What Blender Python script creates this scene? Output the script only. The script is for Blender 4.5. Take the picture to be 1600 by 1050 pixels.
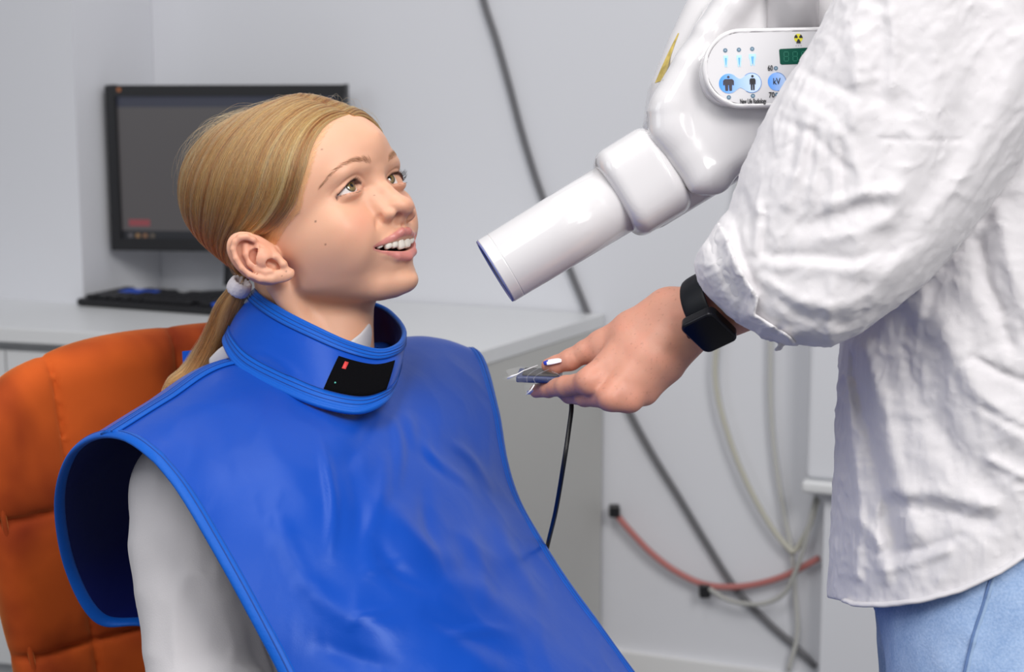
import bpy, bmesh, math, random, os
import numpy as np
from mathutils import Vector, Matrix, noise as mnoise

for o in list(bpy.data.objects):
    bpy.data.objects.remove(o)
SC = bpy.context.scene
COL = SC.collection
PI = math.pi
rng = random.Random(7)
nrng = np.random.RandomState(7)

# ------------------------------------------------------------------ camera
LENS = 60.0
FPX = 1600 * LENS / 36.0
PITCH = math.radians(9.5)
CAM_H = 1.27
cam_d = bpy.data.cameras.new('camera'); cam_d.lens = LENS; cam_d.sensor_width = 36
cam = bpy.data.objects.new('camera', cam_d); COL.objects.link(cam)
cam.location = (0, 0, CAM_H); cam.rotation_euler = (math.radians(90) - PITCH, 0, 0)
cam_d.clip_start = 0.05
cam_d.dof.use_dof = True; cam_d.dof.focus_distance = 1.50; cam_d.dof.aperture_fstop = 7.5
SC.camera = cam
SC.view_settings.view_transform = 'Standard'; SC.view_settings.look = 'None'
SC.view_settings.gamma = 1.0; SC.view_settings.use_curve_mapping = False
SC.view_settings.exposure = 0.0
SC.render.film_transparent = False
try:
    SC.cycles.use_denoising = True
except Exception:
    pass
SC.cycles.max_bounces = 8

# camera-aligned axes (mm space used for modelling the people: x right, y down, z forward)
CX = np.array([1.0, 0, 0]); CF = np.array([0, math.cos(PITCH), -math.sin(PITCH)])
CU = np.array([0, math.sin(PITCH), math.cos(PITCH)]); CO = np.array([0, 0, CAM_H])
def c2w(P):
    """mm in camera-aligned axes -> world metres"""
    P = np.asarray(P, float) / 1000.0
    return CO + P[..., 0:1] * CX - P[..., 1:2] * CU + P[..., 2:3] * CF
def w2c(P):
    P = np.asarray(P, float) - CO
    return np.stack([P @ CX, -(P @ CU), P @ CF], -1) * 1000.0
def pc(px, py, d):
    """photo pixel at depth d (mm) -> camera-aligned mm"""
    return np.array([(px - 800) / FPX * d, (py - 525) / FPX * d, d])
def pw(px, py, d):
    """photo pixel at depth d (m) -> world"""
    return c2w(pc(px, py, d * 1000.0))
def on_z(px, py, z):
    r = pw(px, py, 1.0) - CO
    return CO + r * ((z - CAM_H) / r[2])

# ------------------------------------------------------------------ world and lights
w = bpy.data.worlds.new('world'); SC.world = w; w.use_nodes = True
wn = w.node_tree.nodes; wn['Background'].inputs[0].default_value = (0.90, 0.93, 1.0, 1); wn['Background'].inputs[1].default_value = 0.27
def area(name, loc, target, sx, sy, power, color=(1, 1, 1), spread=180):
    d = bpy.data.lights.new(name, 'AREA'); d.shape = 'RECTANGLE'; d.size = sx; d.size_y = sy; d.energy = power; d.color = color
    d.spread = math.radians(spread)
    o = bpy.data.objects.new(name, d); COL.objects.link(o); o.location = loc
    o.rotation_euler = (Vector(target) - Vector(loc)).to_track_quat('-Z', 'Y').to_euler()
    return o
area('softbox_light', (1.3, -0.9, 3.1), (-0.1, 1.6, 1.05), 1.2, 1.2, 66, (1.0, 0.975, 0.95))
area('softbox_light', (-0.9, -0.35, 3.0), (0.0, 1.6, 1.0), 1.3, 1.3, 34, (1.0, 0.98, 0.96))
area('window_light', (-2.4, 0.6, 1.9), (0.1, 2.0, 1.0), 1.2, 1.2, 9, (0.92, 0.96, 1.0))
area('fill_light', (1.5, -0.3, 2.1), (-0.2, 1.6, 1.1), 0.7, 0.7, 7, (1.0, 0.98, 0.96))
area('wall_fill_light', (0.1, 2.55, 2.75), (0.1, 2.9, 0.0), 1.2, 0.6, 5, (1.0, 0.98, 0.97))  # added fill to brighten the walls at the back, no known lamp
for k in range(3):
    area('tube_light', (-0.35 + k * 0.13, 1.25 - k * 0.05, 2.6), (-0.3 + k * 0.13, 1.5, 1.0), 0.05, 1.2, 3.2, (1, 0.98, 0.95))

# ------------------------------------------------------------------ materials
MATS = {}
def nd(nt, typ, **kw):
    n = nt.nodes.new(typ)
    for k, v in kw.items():
        if k in n.inputs.keys():
            n.inputs[k].default_value = v
        else:
            setattr(n, k, v)
    return n
def new_mat(name):
    m = bpy.data.materials.new(name); m.use_nodes = True
    b = m.node_tree.nodes['Principled BSDF']
    return m, m.node_tree, b
def mat(name, color, rough=0.5, metal=0.0, spec=0.5, bump=0.0, bscale=200.0, coat=0.0, sheen=0.0, emit=None, estr=0.0, trans=0.0, vary=0.0, vscale=8.0, ior=1.45, sss=0.0, detail=3.0, bdist=0.002, sheen_tint=(1, 1, 1, 1), coord='Object'):
    if name in MATS:
        return MATS[name]
    m, nt, b = new_mat(name)
    col = tuple(color) + (1,) if len(color) == 3 else color
    b.inputs['Base Color'].default_value = col
    b.inputs['Roughness'].default_value = rough; b.inputs['Metallic'].default_value = metal
    b.inputs['Specular IOR Level'].default_value = spec; b.inputs['IOR'].default_value = ior
    b.inputs['Coat Weight'].default_value = coat; b.inputs['Coat Roughness'].default_value = 0.06
    b.inputs['Sheen Weight'].default_value = sheen; b.inputs['Sheen Roughness'].default_value = 0.4; b.inputs['Sheen Tint'].default_value = sheen_tint
    b.inputs['Transmission Weight'].default_value = trans
    if sss:
        b.inputs['Subsurface Weight'].default_value = sss; b.inputs['Subsurface Radius'].default_value = (1, .5, .3); b.inputs['Subsurface Scale'].default_value = 0.004
    if emit:
        b.inputs['Emission Color'].default_value = tuple(emit) + (1,); b.inputs['Emission Strength'].default_value = estr
    tc = nt.nodes.new('ShaderNodeTexCoord')
    if vary > 0:
        n = nd(nt, 'ShaderNodeTexNoise', Scale=vscale, Detail=4.0); nt.links.new(tc.outputs[coord], n.inputs['Vector'])
        r = nt.nodes.new('ShaderNodeMapRange'); r.inputs['To Min'].default_value = 1 - vary; r.inputs['To Max'].default_value = 1 + vary
        r.inputs['From Min'].default_value = 0.3; r.inputs['From Max'].default_value = 0.7
        nt.links.new(n.outputs['Fac'], r.inputs['Value'])
        mx = nt.nodes.new('ShaderNodeVectorMath'); mx.operation = 'SCALE'; mx.inputs[0].default_value = col[:3]
        nt.links.new(r.outputs[0], mx.inputs['Scale']); nt.links.new(mx.outputs[0], b.inputs['Base Color'])
    if bump > 0:
        n = nd(nt, 'ShaderNodeTexNoise', Scale=bscale, Detail=detail); nt.links.new(tc.outputs[coord], n.inputs['Vector'])
        bp = nd(nt, 'ShaderNodeBump', Strength=bump, Distance=bdist); nt.links.new(n.outputs['Fac'], bp.inputs['Height'])
        nt.links.new(bp.outputs[0], b.inputs['Normal'])
    MATS[name] = m
    return m

# ------------------------------------------------------------------ object helpers
def tag(o, label=None, cat=None, group=None, kind=None):
    if label: o['label'] = label
    if cat: o['category'] = cat
    if group: o['group'] = group
    if kind: o['kind'] = kind
    return o
def empty(name, loc, label, cat, group=None):
    o = bpy.data.objects.new(name, None); COL.objects.link(o); o.location = tuple(loc); o.empty_display_size = 0.05
    bpy.context.view_layer.update()
    return tag(o, label, cat, group)
def link(name, me, m, parent=None, smooth=True, label=None):
    """mesh data in world coordinates -> object, parented without moving"""
    o = bpy.data.objects.new(name, me); COL.objects.link(o)
    for x in (m if isinstance(m, (list, tuple)) else [m]):
        me.materials.append(x)
    if smooth:
        me.polygons.foreach_set('use_smooth', [True] * len(me.polygons))
    V = np.empty(len(me.vertices) * 3); me.vertices.foreach_get('co', V); V = V.reshape(-1, 3)
    if parent is None:
        c = (V.min(0) + V.max(0)) / 2; c[2] = V[:, 2].min()
        V2 = V - c; me.vertices.foreach_set('co', V2.ravel()); o.location = c
    else:
        o.parent = parent
        inv = parent.matrix_world.inverted(); chain = parent
        o.matrix_parent_inverse = inv
        # world coords stay: local = world because matrix_basis identity and parent inverse applied
    me.update()
    if label: o['label'] = label
    bpy.context.view_layer.update()
    return o
def mesh_np(name, V, F):
    me = bpy.data.meshes.new(name)
    V = np.asarray(V, np.float32); F = np.asarray(F, np.int32)
    me.vertices.add(len(V)); me.vertices.foreach_set('co', V.ravel())
    n = F.shape[1]
    me.loops.add(F.size); me.loops.foreach_set('vertex_index', F.ravel())
    me.polygons.add(len(F)); me.polygons.foreach_set('loop_start', np.arange(0, F.size, n, dtype=np.int32))
    me.update(calc_edges=True); me.validate()
    return me
def attr(me, name, vals):
    a = me.attributes.new(name, 'FLOAT', 'POINT'); a.data.foreach_set('value', np.asarray(vals, np.float32))
def from_bm(name, bm):
    me = bpy.data.meshes.new(name); bmesh.ops.recalc_face_normals(bm, faces=bm.faces); bm.to_mesh(me); bm.free(); return me
def bm_box(bm, c, half, R=None, bevel=0.0, seg=2):
    r = bmesh.ops.create_cube(bm, size=2.0)
    vs = r['verts']
    R = R or Matrix.Identity(3)
    for v in vs:
        v.co = R @ Vector((v.co.x * half[0], v.co.y * half[1], v.co.z * half[2])) + Vector(c)
    if bevel:
        es = list({e for v in vs for e in v.link_edges})
        bmesh.ops.bevel(bm, geom=es, offset=bevel, segments=seg, profile=0.5, affect='EDGES')
def box_obj(name, c, half, m, R=None, bevel=0.0, seg=2, parent=None, label=None, smooth=False):
    bm = bmesh.new(); bm_box(bm, c, half, R, bevel, seg)
    o = link(name, from_bm(name, bm), m, parent, smooth=smooth, label=label)
    return o
def catmull(pts, n=12, closed=False):
    P = np.asarray(pts, float); N = len(P); out = []
    segs = N if closed else N - 1
    for i in range(segs):
        if closed:
            a, b, c, d = P[(i - 1) % N], P[i], P[(i + 1) % N], P[(i + 2) % N]
        else:
            a = P[i - 1] if i > 0 else 2 * P[0] - P[1]; b = P[i]; c = P[i + 1]; d = P[i + 2] if i + 2 < N else 2 * P[-1] - P[-2]
        for k in range(n):
            t = k / n
            out.append(0.5 * ((2 * b) + (-a + c) * t + (2 * a - 5 * b + 4 * c - d) * t * t + (-a + 3 * b - 3 * c + d) * t ** 3))
    if not closed: out.append(P[-1])
    return np.array(out)
def tube_mesh(name, path, rad, seg=12, caps=True, closed=False, ell=None, upv=None):
    """sweep a circle (or ellipse ell=(a,b) with up vector) along path (world coords)"""
    P = np.asarray(path, float); N = len(P)
    rad = np.full(N, rad) if np.isscalar(rad) else np.asarray(rad, float)
    if closed:
        T = np.roll(P, -1, 0) - np.roll(P, 1, 0)
    else:
        T = np.gradient(P, axis=0)
    T /= np.linalg.norm(T, axis=1)[:, None] + 1e-12
    up = np.array([0, 0, 1.0]) if upv is None else np.asarray(upv, float)
    V = []
    n0 = np.cross(T[0], up)
    if np.linalg.norm(n0) < 1e-3: n0 = np.cross(T[0], [1, 0, 0])
    n0 /= np.linalg.norm(n0)
    for i in range(N):
        if upv is not None:
            u = up if up.ndim == 1 else up[i]
            n0 = np.cross(T[i], u)
        n0 = n0 - T[i] * (n0 @ T[i]); n0 /= np.linalg.norm(n0) + 1e-12
        b = np.cross(T[i], n0)
        ea, eb = (1, 1) if ell is None else ell
        for k in range(seg):
            a = 2 * PI * k / seg
            V.append(P[i] + rad[i] * (ea * math.cos(a) * n0 + eb * math.sin(a) * b))
    F = []
    M = N if closed else N - 1
    for i in range(M):
        j = (i + 1) % N
        for k in range(seg):
            k2 = (k + 1) % seg
            F.append((i * seg + k, i * seg + k2, j * seg + k2, j * seg + k))
    me = bpy.data.meshes.new(name)
    fl = [tuple(f) for f in F]
    if caps and not closed:
        fl.append(tuple(range(seg - 1, -1, -1))); fl.append(tuple((N - 1) * seg + k for k in range(seg)))
    me.from_pydata([tuple(v) for v in V], [], fl); me.update()
    return me

# ------------------------------------------------------------------ signed-distance modelling (all lengths mm)
def smin(a, b, k):
    h = np.clip(0.5 + 0.5 * (b - a) / k, 0, 1)
    return b + (a - b) * h - k * h * (1 - h)
def smax(a, b, k):
    return -smin(-a, -b, k)
def sd_ell(P, c, r, R=None):
    q = P - np.asarray(c, np.float32)
    if R is not None: q = q @ np.asarray(R, np.float32)      # columns of R = axes
    r = np.asarray(r, np.float32)
    k0 = np.sqrt(((q / r) ** 2).sum(1)); k1 = np.sqrt(((q / (r * r)) ** 2).sum(1)) + 1e-9
    return k0 * (k0 - 1) / k1
def sd_cap(P, a, b, ra, rb=None):
    a = np.asarray(a, np.float32); b = np.asarray(b, np.float32)
    rb = ra if rb is None else rb
    ab = b - a; q = P - a
    h = np.clip((q @ ab) / (ab @ ab), 0, 1)
    return np.sqrt(((q - h[:, None] * ab) ** 2).sum(1)) - (ra + (rb - ra) * h)
def sd_chain(P, pts, rad, k=None):
    d = None
    for i in range(len(pts) - 1):
        e = sd_cap(P, pts[i], pts[i + 1], rad[i], rad[i + 1])
        d = e if d is None else (np.minimum(d, e) if k is None else smin(d, e, k))
    return d
def sd_box(P, c, half, R=None, r=0.0):
    q = P - np.asarray(c, np.float32)
    if R is not None: q = q @ np.asarray(R, np.float32)
    q = np.abs(q) - (np.asarray(half, np.float32) - r)
    return np.sqrt((np.maximum(q, 0) ** 2).sum(1)) + np.minimum(q.max(1), 0) - r
def surface_nets(f, lo, hi, h, margin=1.35):
    """extract f=0 on a grid with step h, evaluating only blocks near the surface"""
    lo = np.asarray(lo, float); hi = np.asarray(hi, float)
    B = 8
    nb = np.ceil((hi - lo) / (h * B)).astype(int)
    n = nb * B + 1
    cen = [lo[i] + (np.arange(nb[i]) + 0.5) * B * h for i in range(3)]
    G = np.stack(np.meshgrid(*cen, indexing='ij'), -1).reshape(-1, 3).astype(np.float32)
    d = f(G).reshape(nb)
    act = np.abs(d) < margin * h * B * 0.87 + h
    grid = np.full(n, 1e3, np.float32)
    # sign fill for far blocks
    blk = np.where(d < 0, -1e3, 1e3).astype(np.float32)
    grid[:-1, :-1, :-1] = np.repeat(np.repeat(np.repeat(blk, B, 0), B, 1), B, 2)
    idx = np.argwhere(act)
    offs = np.stack(np.meshgrid(*[np.arange(B + 1)] * 3, indexing='ij'), -1).reshape(-1, 3)
    CH = 600
    for s in range(0, len(idx), CH):
        ii = (idx[s:s + CH, None, :] * B + offs[None]).reshape(-1, 3)
        P = (lo + ii * h).astype(np.float32)
        grid[ii[:, 0], ii[:, 1], ii[:, 2]] = f(P)
    S = grid < 0
    c = S[:-1, :-1, :-1].astype(np.int8)
    tot = np.zeros_like(c)
    for dx in (0, 1):
        for dy in (0, 1):
            for dz in (0, 1):
                tot += S[dx:n[0] - 1 + dx, dy:n[1] - 1 + dy, dz:n[2] - 1 + dz]
    cells = np.argwhere((tot > 0) & (tot < 8))
    vid = np.full(tot.shape, -1, np.int32); vid[cells[:, 0], cells[:, 1], cells[:, 2]] = np.arange(len(cells))
    acc = np.zeros((len(cells), 3)); cnt = np.zeros(len(cells))
    corners = [(0, 0, 0), (1, 0, 0), (0, 1, 0), (1, 1, 0), (0, 0, 1), (1, 0, 1), (0, 1, 1), (1, 1, 1)]
    val = [grid[cells[:, 0] + a, cells[:, 1] + b, cells[:, 2] + cc] for a, b, cc in corners]
    for i in range(8):
        for j in range(i + 1, 8):
            di = np.subtract(corners[j], corners[i])
            if np.abs(di).sum() != 1: continue
            a, b = val[i], val[j]
            m = (a < 0) != (b < 0)
            t = np.where(m, a / np.where(m, a - b, 1), 0)
            t = np.clip(t, 0, 1)
            pt = np.array(corners[i])[None] + t[:, None] * di[None]
            acc += pt * m[:, None]; cnt += m
    V = lo + (cells + acc / cnt[:, None]) * h
    F = []
    for ax in range(3):
        o1, o2 = [(1, 2), (2, 0), (0, 1)][ax]
        sl0 = [slice(None)] * 3; sl1 = [slice(None)] * 3
        sl0[ax] = slice(0, n[ax] - 1); sl1[ax] = slice(1, n[ax])
        A, Bm = S[tuple(sl0)], S[tuple(sl1)]
        E = np.argwhere(A != Bm)
        E = E[(E[:, o1] > 0) & (E[:, o2] > 0) & (E[:, o1] < n[o1] - 1) & (E[:, o2] < n[o2] - 1)]
        e1 = np.zeros(3, int); e1[o1] = 1; e2 = np.zeros(3, int); e2[o2] = 1
        def g(X): return vid[X[:, 0], X[:, 1], X[:, 2]]
        q = np.stack([g(E - e1 - e2), g(E - e2), g(E), g(E - e1)], 1)
        flip = ~A[E[:, 0], E[:, 1], E[:, 2]]
        q[flip] = q[flip][:, ::-1]
        F.append(q)
    F = np.concatenate(F); F = F[(F >= 0).all(1)]
    return V, F
def sdf_obj(name, f, lo, hi, h, m, parent=None, post=None, attrs=None, label=None, margin=1.35):
    """SDF in camera-aligned mm -> world mesh object"""
    V, F = surface_nets(f, lo, hi, h, margin)
    if post is not None: V = post(V)
    A = attrs(V) if attrs else {}
    me = mesh_np(name, c2w(V), F)   # c2w flips handedness (y down->up): checked by winding below
    if len(me.polygons):
        pass
    for k, v in A.items(): attr(me, k, v)
    return link(name, me, m, parent, label=label)
def grad(f, V, e=0.3):
    V = V.astype(np.float32); g = np.stack([f(V + np.eye(3, dtype=np.float32)[i] * e) - f(V - np.eye(3, dtype=np.float32)[i] * e) for i in range(3)], 1)
    return g / (np.linalg.norm(g, axis=1)[:, None] + 1e-9)
def _hash(ix, iy, iz, s):
    n = (ix * 374761393 + iy * 668265263 + iz * 2147483647 + s * 974711) & 0xffffffff
    n = ((n ^ (n >> 13)) * 1274126177) & 0xffffffff
    return ((n ^ (n >> 16)) & 0xffff) / 65535.0
def vnoise(P, seed=0):
    """value noise in [0,1] on (N,3)"""
    P = np.asarray(P, float); I = np.floor(P).astype(np.int64); f = P - I; f = f * f * f * (f * (f * 6 - 15) + 10)
    r = 0
    for dx in (0, 1):
        for dy in (0, 1):
            for dz in (0, 1):
                wgt = (f[:, 0] if dx else 1 - f[:, 0]) * (f[:, 1] if dy else 1 - f[:, 1]) * (f[:, 2] if dz else 1 - f[:, 2])
                r = r + wgt * _hash(I[:, 0] + dx, I[:, 1] + dy, I[:, 2] + dz, seed)
    return r
def ridged(P, seed=0, octv=3, g=2.0):
    r = 0; a = 1; t = 0
    for o in range(octv):
        r = r + a * (1 - np.abs(2 * vnoise(P * (g ** o), seed + o) - 1)); t += a; a *= 0.5
    return r / t
# ================================================================== room
WALL = mat('painted_wall', (0.69, 0.70, 0.74), rough=0.75, bump=0.08, bscale=60)
LAM = mat('white_laminate', (0.70, 0.71, 0.72), rough=0.32)
LAMG = mat('grey_laminate', (0.52, 0.52, 0.50), rough=0.5)
FLOORM = mat('grey_vinyl_floor', (0.16, 0.16, 0.17), rough=0.35, vary=0.1, vscale=3)
YAW = math.radians(22)
WD = np.array([math.cos(YAW), -math.sin(YAW), 0.0]); DD = np.array([math.sin(YAW), math.cos(YAW), 0.0])
ZD = 0.75
RC = on_z(945, 490, ZD)                      # where the desk end meets the wall
def struct(name, o): o['kind'] = 'structure'; return o
def slab(name, pts, thick, n, m, kind='structure', parent=None, label=None, bevel=0):
    """polygon (world pts) extruded by thick along n"""
    bm = bmesh.new(); n = Vector(n) * thick
    a = [bm.verts.new(Vector(p)) for p in pts]; b = [bm.verts.new(Vector(p) + n) for p in pts]
    bm.faces.new(a); bm.faces.new(b[::-1])
    for i in range(len(a)):
        j = (i + 1) % len(a); bm.faces.new((a[i], b[i], b[j], a[j]))
    if bevel: bmesh.ops.bevel(bm, geom=list(bm.edges), offset=bevel, segments=3, profile=0.5, affect='EDGES')
    o = link(name, from_bm(name, bm), m, parent, smooth=False, label=label)
    if kind: o['kind'] = kind
    return o
def quad_wall(name, a, b, z0, z1, n, m, thick=0.1):
    a = np.array(a); b = np.array(b)
    return slab(name, [(a[0], a[1], z0), (b[0], b[1], z0), (b[0], b[1], z1), (a[0], a[1], z1)], thick, n, m)
wp = RC + DD * 0.004
quad_wall('wall_back', wp - WD * 3.2, wp + WD * 1.5, 0, 2.8, DD, WALL)
PB = on_z(131, 475, ZD)                      # corner of the projecting wall on the left
ret = (wp - PB) @ DD
slab('wall_left', [(*(PB - WD * 1.6)[:2], 0), (*PB[:2], 0), (*(PB + DD * (ret - 0.001))[:2], 0), (*(PB - WD * 1.6 + DD * (ret - 0.001))[:2], 0)], 2.8, (0, 0, 1), WALL)
slab('floor', [(-4, -2.5, -0.1), (4, -2.5, -0.1), (4, 7, -0.1), (-4, 7, -0.1)], 0.1, (0, 0, 1), FLOORM)
bb = wp + WD * 0.005
slab('baseboard_back', [(*(bb)[:2], 0), (*(bb + WD * 1.4)[:2], 0), (*(bb + WD * 1.4 - DD * 0.015)[:2], 0), (*(bb - DD * 0.015)[:2], 0)], 0.05, (0, 0, 1), mat('white_trim', (0.75, 0.75, 0.75), rough=0.4))

# ------------------------------------------------------------------ desk
F1 = on_z(750, 549, ZD); F0 = on_z(0, 512, ZD); fd = (F0 - F1); F0 = F1 + fd * 1.25
BK = RC.copy(); BL = PB - DD * 0.004 - WD * 1.2; 
desk = empty('desk', (*((F1 + RC) / 2)[:2], 0), 'long white desk under the monitor and keyboard, grey end panel on the right', 'desk')
inner = PB + WD * 0.004; inb = PB + WD * 0.004 + DD * (ret - 0.004)
top = [F0, F1, BK - DD * 0.002, inb - DD * 0.002, inner, BL]
slab('desktop', [(p[0], p[1], ZD - 0.028) for p in top], 0.028, (0, 0, 1), LAM, None, desk, bevel=0.002)
ed = (F1 - F0) / np.linalg.norm(F1 - F0); en = np.array([-ed[1], ed[0], 0]);
if en[1] < 0: en = -en
a = F0 + en * 0.02; b = F1 + en * 0.02 - ed * 0.02; c = BK - DD * 0.01 - ed * 0.02
sp = [F1 + en * 0.012, BK - DD * 0.012, BK - DD * 0.012 - WD * 0.018, F1 + en * 0.012 - WD * 0.018]
slab('side_panel', [(p[0], p[1], 0.0) for p in sp], ZD - 0.0285, (0, 0, 1), LAMG, None, desk, label='grey end panel')
L_ = np.linalg.norm(b - a); nD = 5
slab('carcass', [(p[0], p[1], 0.06) for p in (a + en * 0.03, b + en * 0.03, b + en * 0.30, a + en * 0.30)], ZD - 0.029 - 0.06, (0, 0, 1), LAM, None, desk)
slab('plinth', [(p[0], p[1], 0.0) for p in (a + en * 0.05, b + en * 0.05, b + en * 0.28, a + en * 0.28)], 0.06, (0, 0, 1), LAM, None, desk)
for i in range(nD):
    p0 = a + (b - a) * (i / nD) + ed * 0.002; p1 = a + (b - a) * ((i + 1) / nD) - ed * 0.002
    for z0, z1 in ((0.07, 0.38), (0.384, 0.702)):
        slab('drawer', [(p[0], p[1], z0) for p in (p0, p1, p1 + en * 0.028, p0 + en * 0.028)], z1 - z0, (0, 0, 1), LAM, None, desk)

# ------------------------------------------------------------------ monitor
BLK = mat('black_plastic', (0.012, 0.012, 0.014), rough=0.4)
def wallpt(px, py, off=0.012):
    r = pw(px, py, 1.0) - CO; t = ((wp - CO) @ DD - off) / (r @ DD); return CO + r * t
TR = wallpt(538, 133, 0.09)
mn_ = np.array([math.sin(math.radians(9)), math.cos(math.radians(9)), 0.0])
def onmon(px, py, back=0.0):
    r = pw(px, py, 1.0) - CO; return CO + r * (((TR - CO) @ mn_ + back) / (r @ mn_))
TL = onmon(165, 134); BLc = onmon(156, 389); MB_ = (TL + TR) / 2 + mn_ * 0.03; MB_[2] = ZD
mon = empty('computer_monitor', MB_, 'black flat-screen monitor on the desk behind the girl', 'monitor')
ax = (TR - TL); Wm = np.linalg.norm(ax); ax /= Wm; ay = (BLc - TL); Hm = np.linalg.norm(ay); ay = ay - ax * (ay @ ax); ay /= np.linalg.norm(ay)
az = np.cross(ax, ay)
if az[1] > 0: az = -az                        # towards the camera
cen = TL + ax * Wm / 2 + ay * Hm / 2
def lbox(name, x0, x1, y0, y1, z0, z1, m, parent, bevel=0.0, label=None, O=None, A=None):
    """box in a local frame (x along ax, y down ay, z towards camera az)"""
    o_, (u, v, n) = (TL if O is None else O), ((ax, ay, az) if A is None else A)
    R = Matrix((tuple(u), tuple(v), tuple(n))).transposed()
    c = o_ + u * (x0 + x1) / 2 + v * (y0 + y1) / 2 + n * (z0 + z1) / 2
    return box_obj(name, tuple(c), ((x1 - x0) / 2, (y1 - y0) / 2, (z1 - z0) / 2), m, R, bevel, 2, parent, label)
bz = 0.021
lbox('housing', 0.004, Wm - 0.004, 0.004, Hm - 0.004, -0.045, -0.008, BLK, mon, 0.006)
for nme, q in (('bezel', (0, Wm, 0, bz)), ('bezel', (0, Wm, Hm - bz * 1.1, Hm)), ('bezel', (0, bz, bz, Hm - bz * 1.1)), ('bezel', (Wm - bz, Wm, bz, Hm - bz * 1.1))):
    lbox(nme, *q, -0.008, 0.004, BLK, mon, 0.001)
def screen_material():
    m, nt, b = new_mat('dim_screen'); L = nt.links
    at = nt.nodes.new('ShaderNodeTexCoord'); sp_ = nt.nodes.new('ShaderNodeSeparateXYZ'); L.new(at.outputs['UV'], sp_.inputs[0])
    r = nt.nodes.new('ShaderNodeValToRGB'); r.color_ramp.interpolation = 'CONSTANT'; el = r.color_ramp.elements
    el[0].position = 0; el[0].color = (0.012, 0.013, 0.018, 1); el[1].position = 0.055; el[1].color = (0.085, 0.078, 0.082, 1)
    e = el.new(0.92); e.color = (0.035, 0.038, 0.062, 1)
    L.new(sp_.outputs[1], r.inputs[0])
    b.inputs['Base Color'].default_value = (0.01, 0.01, 0.01, 1); b.inputs['Roughness'].default_value = 0.35
    L.new(r.outputs[0], b.inputs['Emission Color']); b.inputs['Emission Strength'].default_value = 0.72
    return m
def uvquad(name, p, m, parent):
    me = bpy.data.meshes.new(name); me.from_pydata([tuple(x) for x in p], [], [(0, 1, 2, 3)]); uv = me.uv_layers.new()
    for l, t in zip(uv.data, ((0, 0), (1, 0), (1, 1), (0, 1))): l.uv = t
    return link(name, me, m, parent, smooth=False)
O2 = TL + az * -0.006
uvquad('screen', [O2 + ax * bz + ay * (Hm - bz * 1.1), O2 + ax * (Wm - bz) + ay * (Hm - bz * 1.1), O2 + ax * (Wm - bz) + ay * bz, O2 + ax * bz + ay * bz], screen_material(), mon)
lbox('screen_label', 0.036, 0.082, Hm - 0.064, Hm - 0.050, -0.0062, -0.0055, mat('screen_red', (0.02, 0, 0), emit=(0.20, 0.05, 0.06), estr=0.9), mon)
for i, cc in enumerate(((0.10, 0.09, 0.10), (0.25, 0.14, 0.06), (0.2, 0.1, 0.05), (0.10, 0.08, 0.06))):
    lbox('taskbar_icon', 0.034 + i * 0.016, 0.043 + i * 0.016, Hm - 0.034, Hm - 0.026, -0.0062, -0.0055, mat('icon%d' % i, (0.01, 0.01, 0.01), emit=cc, estr=0.8), mon)
lbox('taskbar_icon', 0.026, 0.034, 0.004, 0.012, 0.003, 0.0046, mat('icon_orange', (0.35, 0.12, 0.04), rough=0.5), mon)
nk = cen + ay * (Hm * 0.30) - az * 0.035
path = [nk, nk + np.array([0.0, 0.0, -0.10]), np.array([MB_[0], MB_[1], ZD + 0.03])]
link('stand_neck', tube_mesh('stand_neck', catmull(path, 6), 0.022, 16), BLK, mon)
bm = bmesh.new(); bmesh.ops.create_cone(bm, cap_ends=True, segments=48, radius1=0.085, radius2=0.078, depth=0.014)
for v in bm.verts: v.co = Vector((v.co.x * 1.15 + MB_[0], v.co.y * 0.7 + MB_[1], v.co.z + ZD + 0.0075))
link('stand_base', from_bm('stand_base', bm), BLK, mon, smooth=False)

# ------------------------------------------------------------------ keyboard
BLUEK = mat('blue_key', (0.02, 0.09, 0.55), rough=0.45)
K0 = on_z(119, 467, ZD + 0.015); K1 = on_z(178, 440, ZD + 0.015); KR = on_z(345, 483, ZD + 0.015)
ku = (KR - K0); ku[2] = 0; ku /= np.linalg.norm(ku); kv = np.array([-ku[1], ku[0], 0]); kd = min(0.16, max(0.12, (K1 - K0) @ kv))
kb = empty('keyboard', (K0[0] + ku[0] * .22 + kv[0] * .08, K0[1] + ku[1] * .22 + kv[1] * .08, ZD), 'black computer keyboard with a few blue keys lying on the white desk', 'keyboard')
KO = np.array([K0[0], K0[1], ZD]); KA = (ku, kv, np.array([0, 0, 1.0])); kd = 0.155
lbox('case', 0, 0.45, 0, kd, 0.001, 0.016, BLK, kb, 0.004, O=KO, A=KA)
key0 = {}
for r in range(6):
    n = 15
    for c in range(n):
        if r == 5 and c in (1, 5, 9): continue
        if r == 0 and 4 < c < 10 and c != 5: continue
        wdt = 0.0235 * (5 if (r == 0 and c == 5) else 1)
        x = 0.016 + c * 0.0278; y = 0.010 + r * 0.0235
        blue = (r == 4 and c in (1, 2, 3)) or (r == 3 and c in (1, 2)) or (r in (0, 1) and c in (11, 12, 13)) or (r == 1 and c == 12)
        lbox('key', x, x + wdt, y, y + 0.0195, 0.0165, 0.024, BLUEK if blue else BLK, kb, 0.0025, O=KO, A=KA)

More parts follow.
